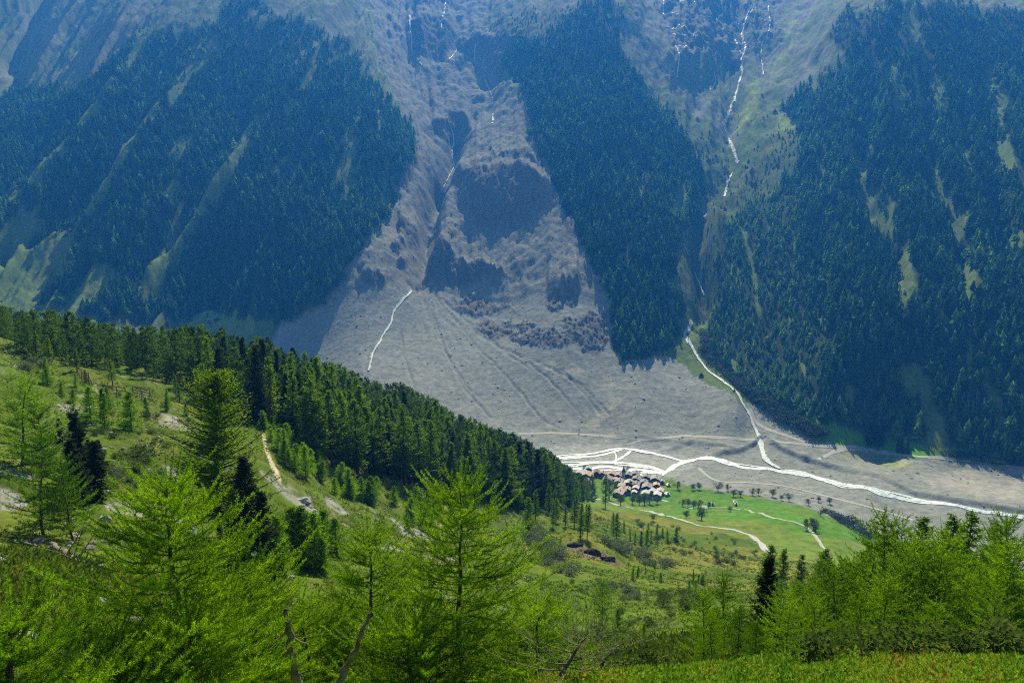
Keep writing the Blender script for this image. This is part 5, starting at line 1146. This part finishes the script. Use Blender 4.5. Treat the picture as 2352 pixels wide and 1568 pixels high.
# ------------------------------------------------------------------ ground cover
def tuft(seed, n, up=.8, lw=.35):
    rg = np.random.RandomState(seed); g = Geo(); O = np.stack([rg.randn(n) * .25, rg.randn(n) * .25, np.zeros(n)], -1); D = unit(np.stack([rg.randn(n) * .6, rg.randn(n) * .6, np.full(n, up)], -1)); kites(g, O, D, unit(np.cross(D, rg.randn(n, 3))), .5 + .6 * rg.rand(n), lw); return g.arrays()
def cover(name, n, box, size, mat, seed, up=.8, lw=.35, nb=9, cond=None):
    rg = np.random.RandomState(seed); a = rg.uniform(box[0], box[1], n); r = np.exp(rg.uniform(math.log(box[2]), math.log(box[3]), n)) if box[3] / box[2] > 1.5 else rg.uniform(box[2], box[3], n); x = r * np.sin(a); y = r * np.cos(a)
    if cond is not None: k = cond(x, y, rg); x, y, r = x[k], y[k], r[k]
    z = samp(Z, x, y); s = size * (.5 + .9 * rg.rand(len(x))) * (r / box[2]) ** .85
    t = np.clip(.42 + .5 * fbm(x / (r * .05), y / (r * .05), 601 + seed, 3) + .2 * rg.randn(len(x)), 0, 1)
    o = forest_mesh(name, np.stack([x, y, z], -1), s, np.full(len(x), 1.2), [tuft(seed * 10 + i, nb, up, lw) for i in range(5)], mat, t); tag(o, kind='stuff'); return o
for k, (X_, Y_, h_) in enumerate(((1480,1535,.5),(1530,1530,.6),(1640,1522,.7),(1700,1515,.8),(1790,1510,.9),(1870,1515,.6),(1980,1508,.5),(2080,1505,.6),(2200,1500,.5),(2290,1500,.6))):
    put('bush', 'juniper_bush', hit(X_, Y_, 5), h_, 'low juniper bush on the rim of the ledge, %s from the left' % ORD[k], 'juniper', 'junipers along the ledge rim', 1.3)
M_HEATH = mat_wood('heath_leaves', [(.06, .14, .008), (.11, .23, .012), (.17, .32, .018), (.23, .36, .025), (.30, .33, .03), (.34, .19, .03)], .5)
M_GRASS = mat_wood('mountain_grass', [(.065, .12, .010), (.12, .18, .014), (.20, .20, .03)], .5)
cover('heath', 60000, (-.2, .72, 5.0, 14.5), .036, M_HEATH, 1, .8, .34, 9)
cover('grass', 42000, (-.70, .70, 14, 70), .16, M_GRASS, 2, .9, .22, 7, lambda x, y, rg: samp(debris, x, y) < .3)
cover('grass', 60000, (-.70, .66, 60, 420), .20, M_GRASS, 3, .8, .3, 6, lambda x, y, rg: (samp(debris, x, y) < .3) & (fbm(x / 12, y / 12, 77, 3) > -.25))
# ------------------------------------------------------------------ air
def haze(density, color, aniso):
    x0, x1, y0, y1, z0, z1 = -5300, 5300, -60, 5400, float(Z.min()) - 1, float(Z.max()) + 8
    v = [(x, y, z) for x in (x0, x1) for y in (y0, y1) for z in (z0, z1)]
    f = [(0, 1, 3, 2), (4, 6, 7, 5), (0, 4, 5, 1), (2, 3, 7, 6), (0, 2, 6, 4), (1, 5, 7, 3)]
    me = bpy.data.meshes.new('haze'); me.from_pydata(v, [], f)
    m = bpy.data.materials.new('haze'); m.use_nodes = True; n = m.node_tree; n.nodes.clear()
    o = n.nodes.new('ShaderNodeOutputMaterial'); p = n.nodes.new('ShaderNodeVolumePrincipled')
    p.inputs['Color'].default_value = color + (1,); p.inputs['Density'].default_value = density; p.inputs['Absorption Color'].default_value = (.5, .6, .9, 1); p.inputs['Anisotropy'].default_value = aniso
    n.links.new(p.outputs[0], o.inputs['Volume']); me.materials.append(m)
    tag(link('haze', me), kind='stuff')
haze(HAZE_D, (0.035, 0.26, 1.0), 0.3)
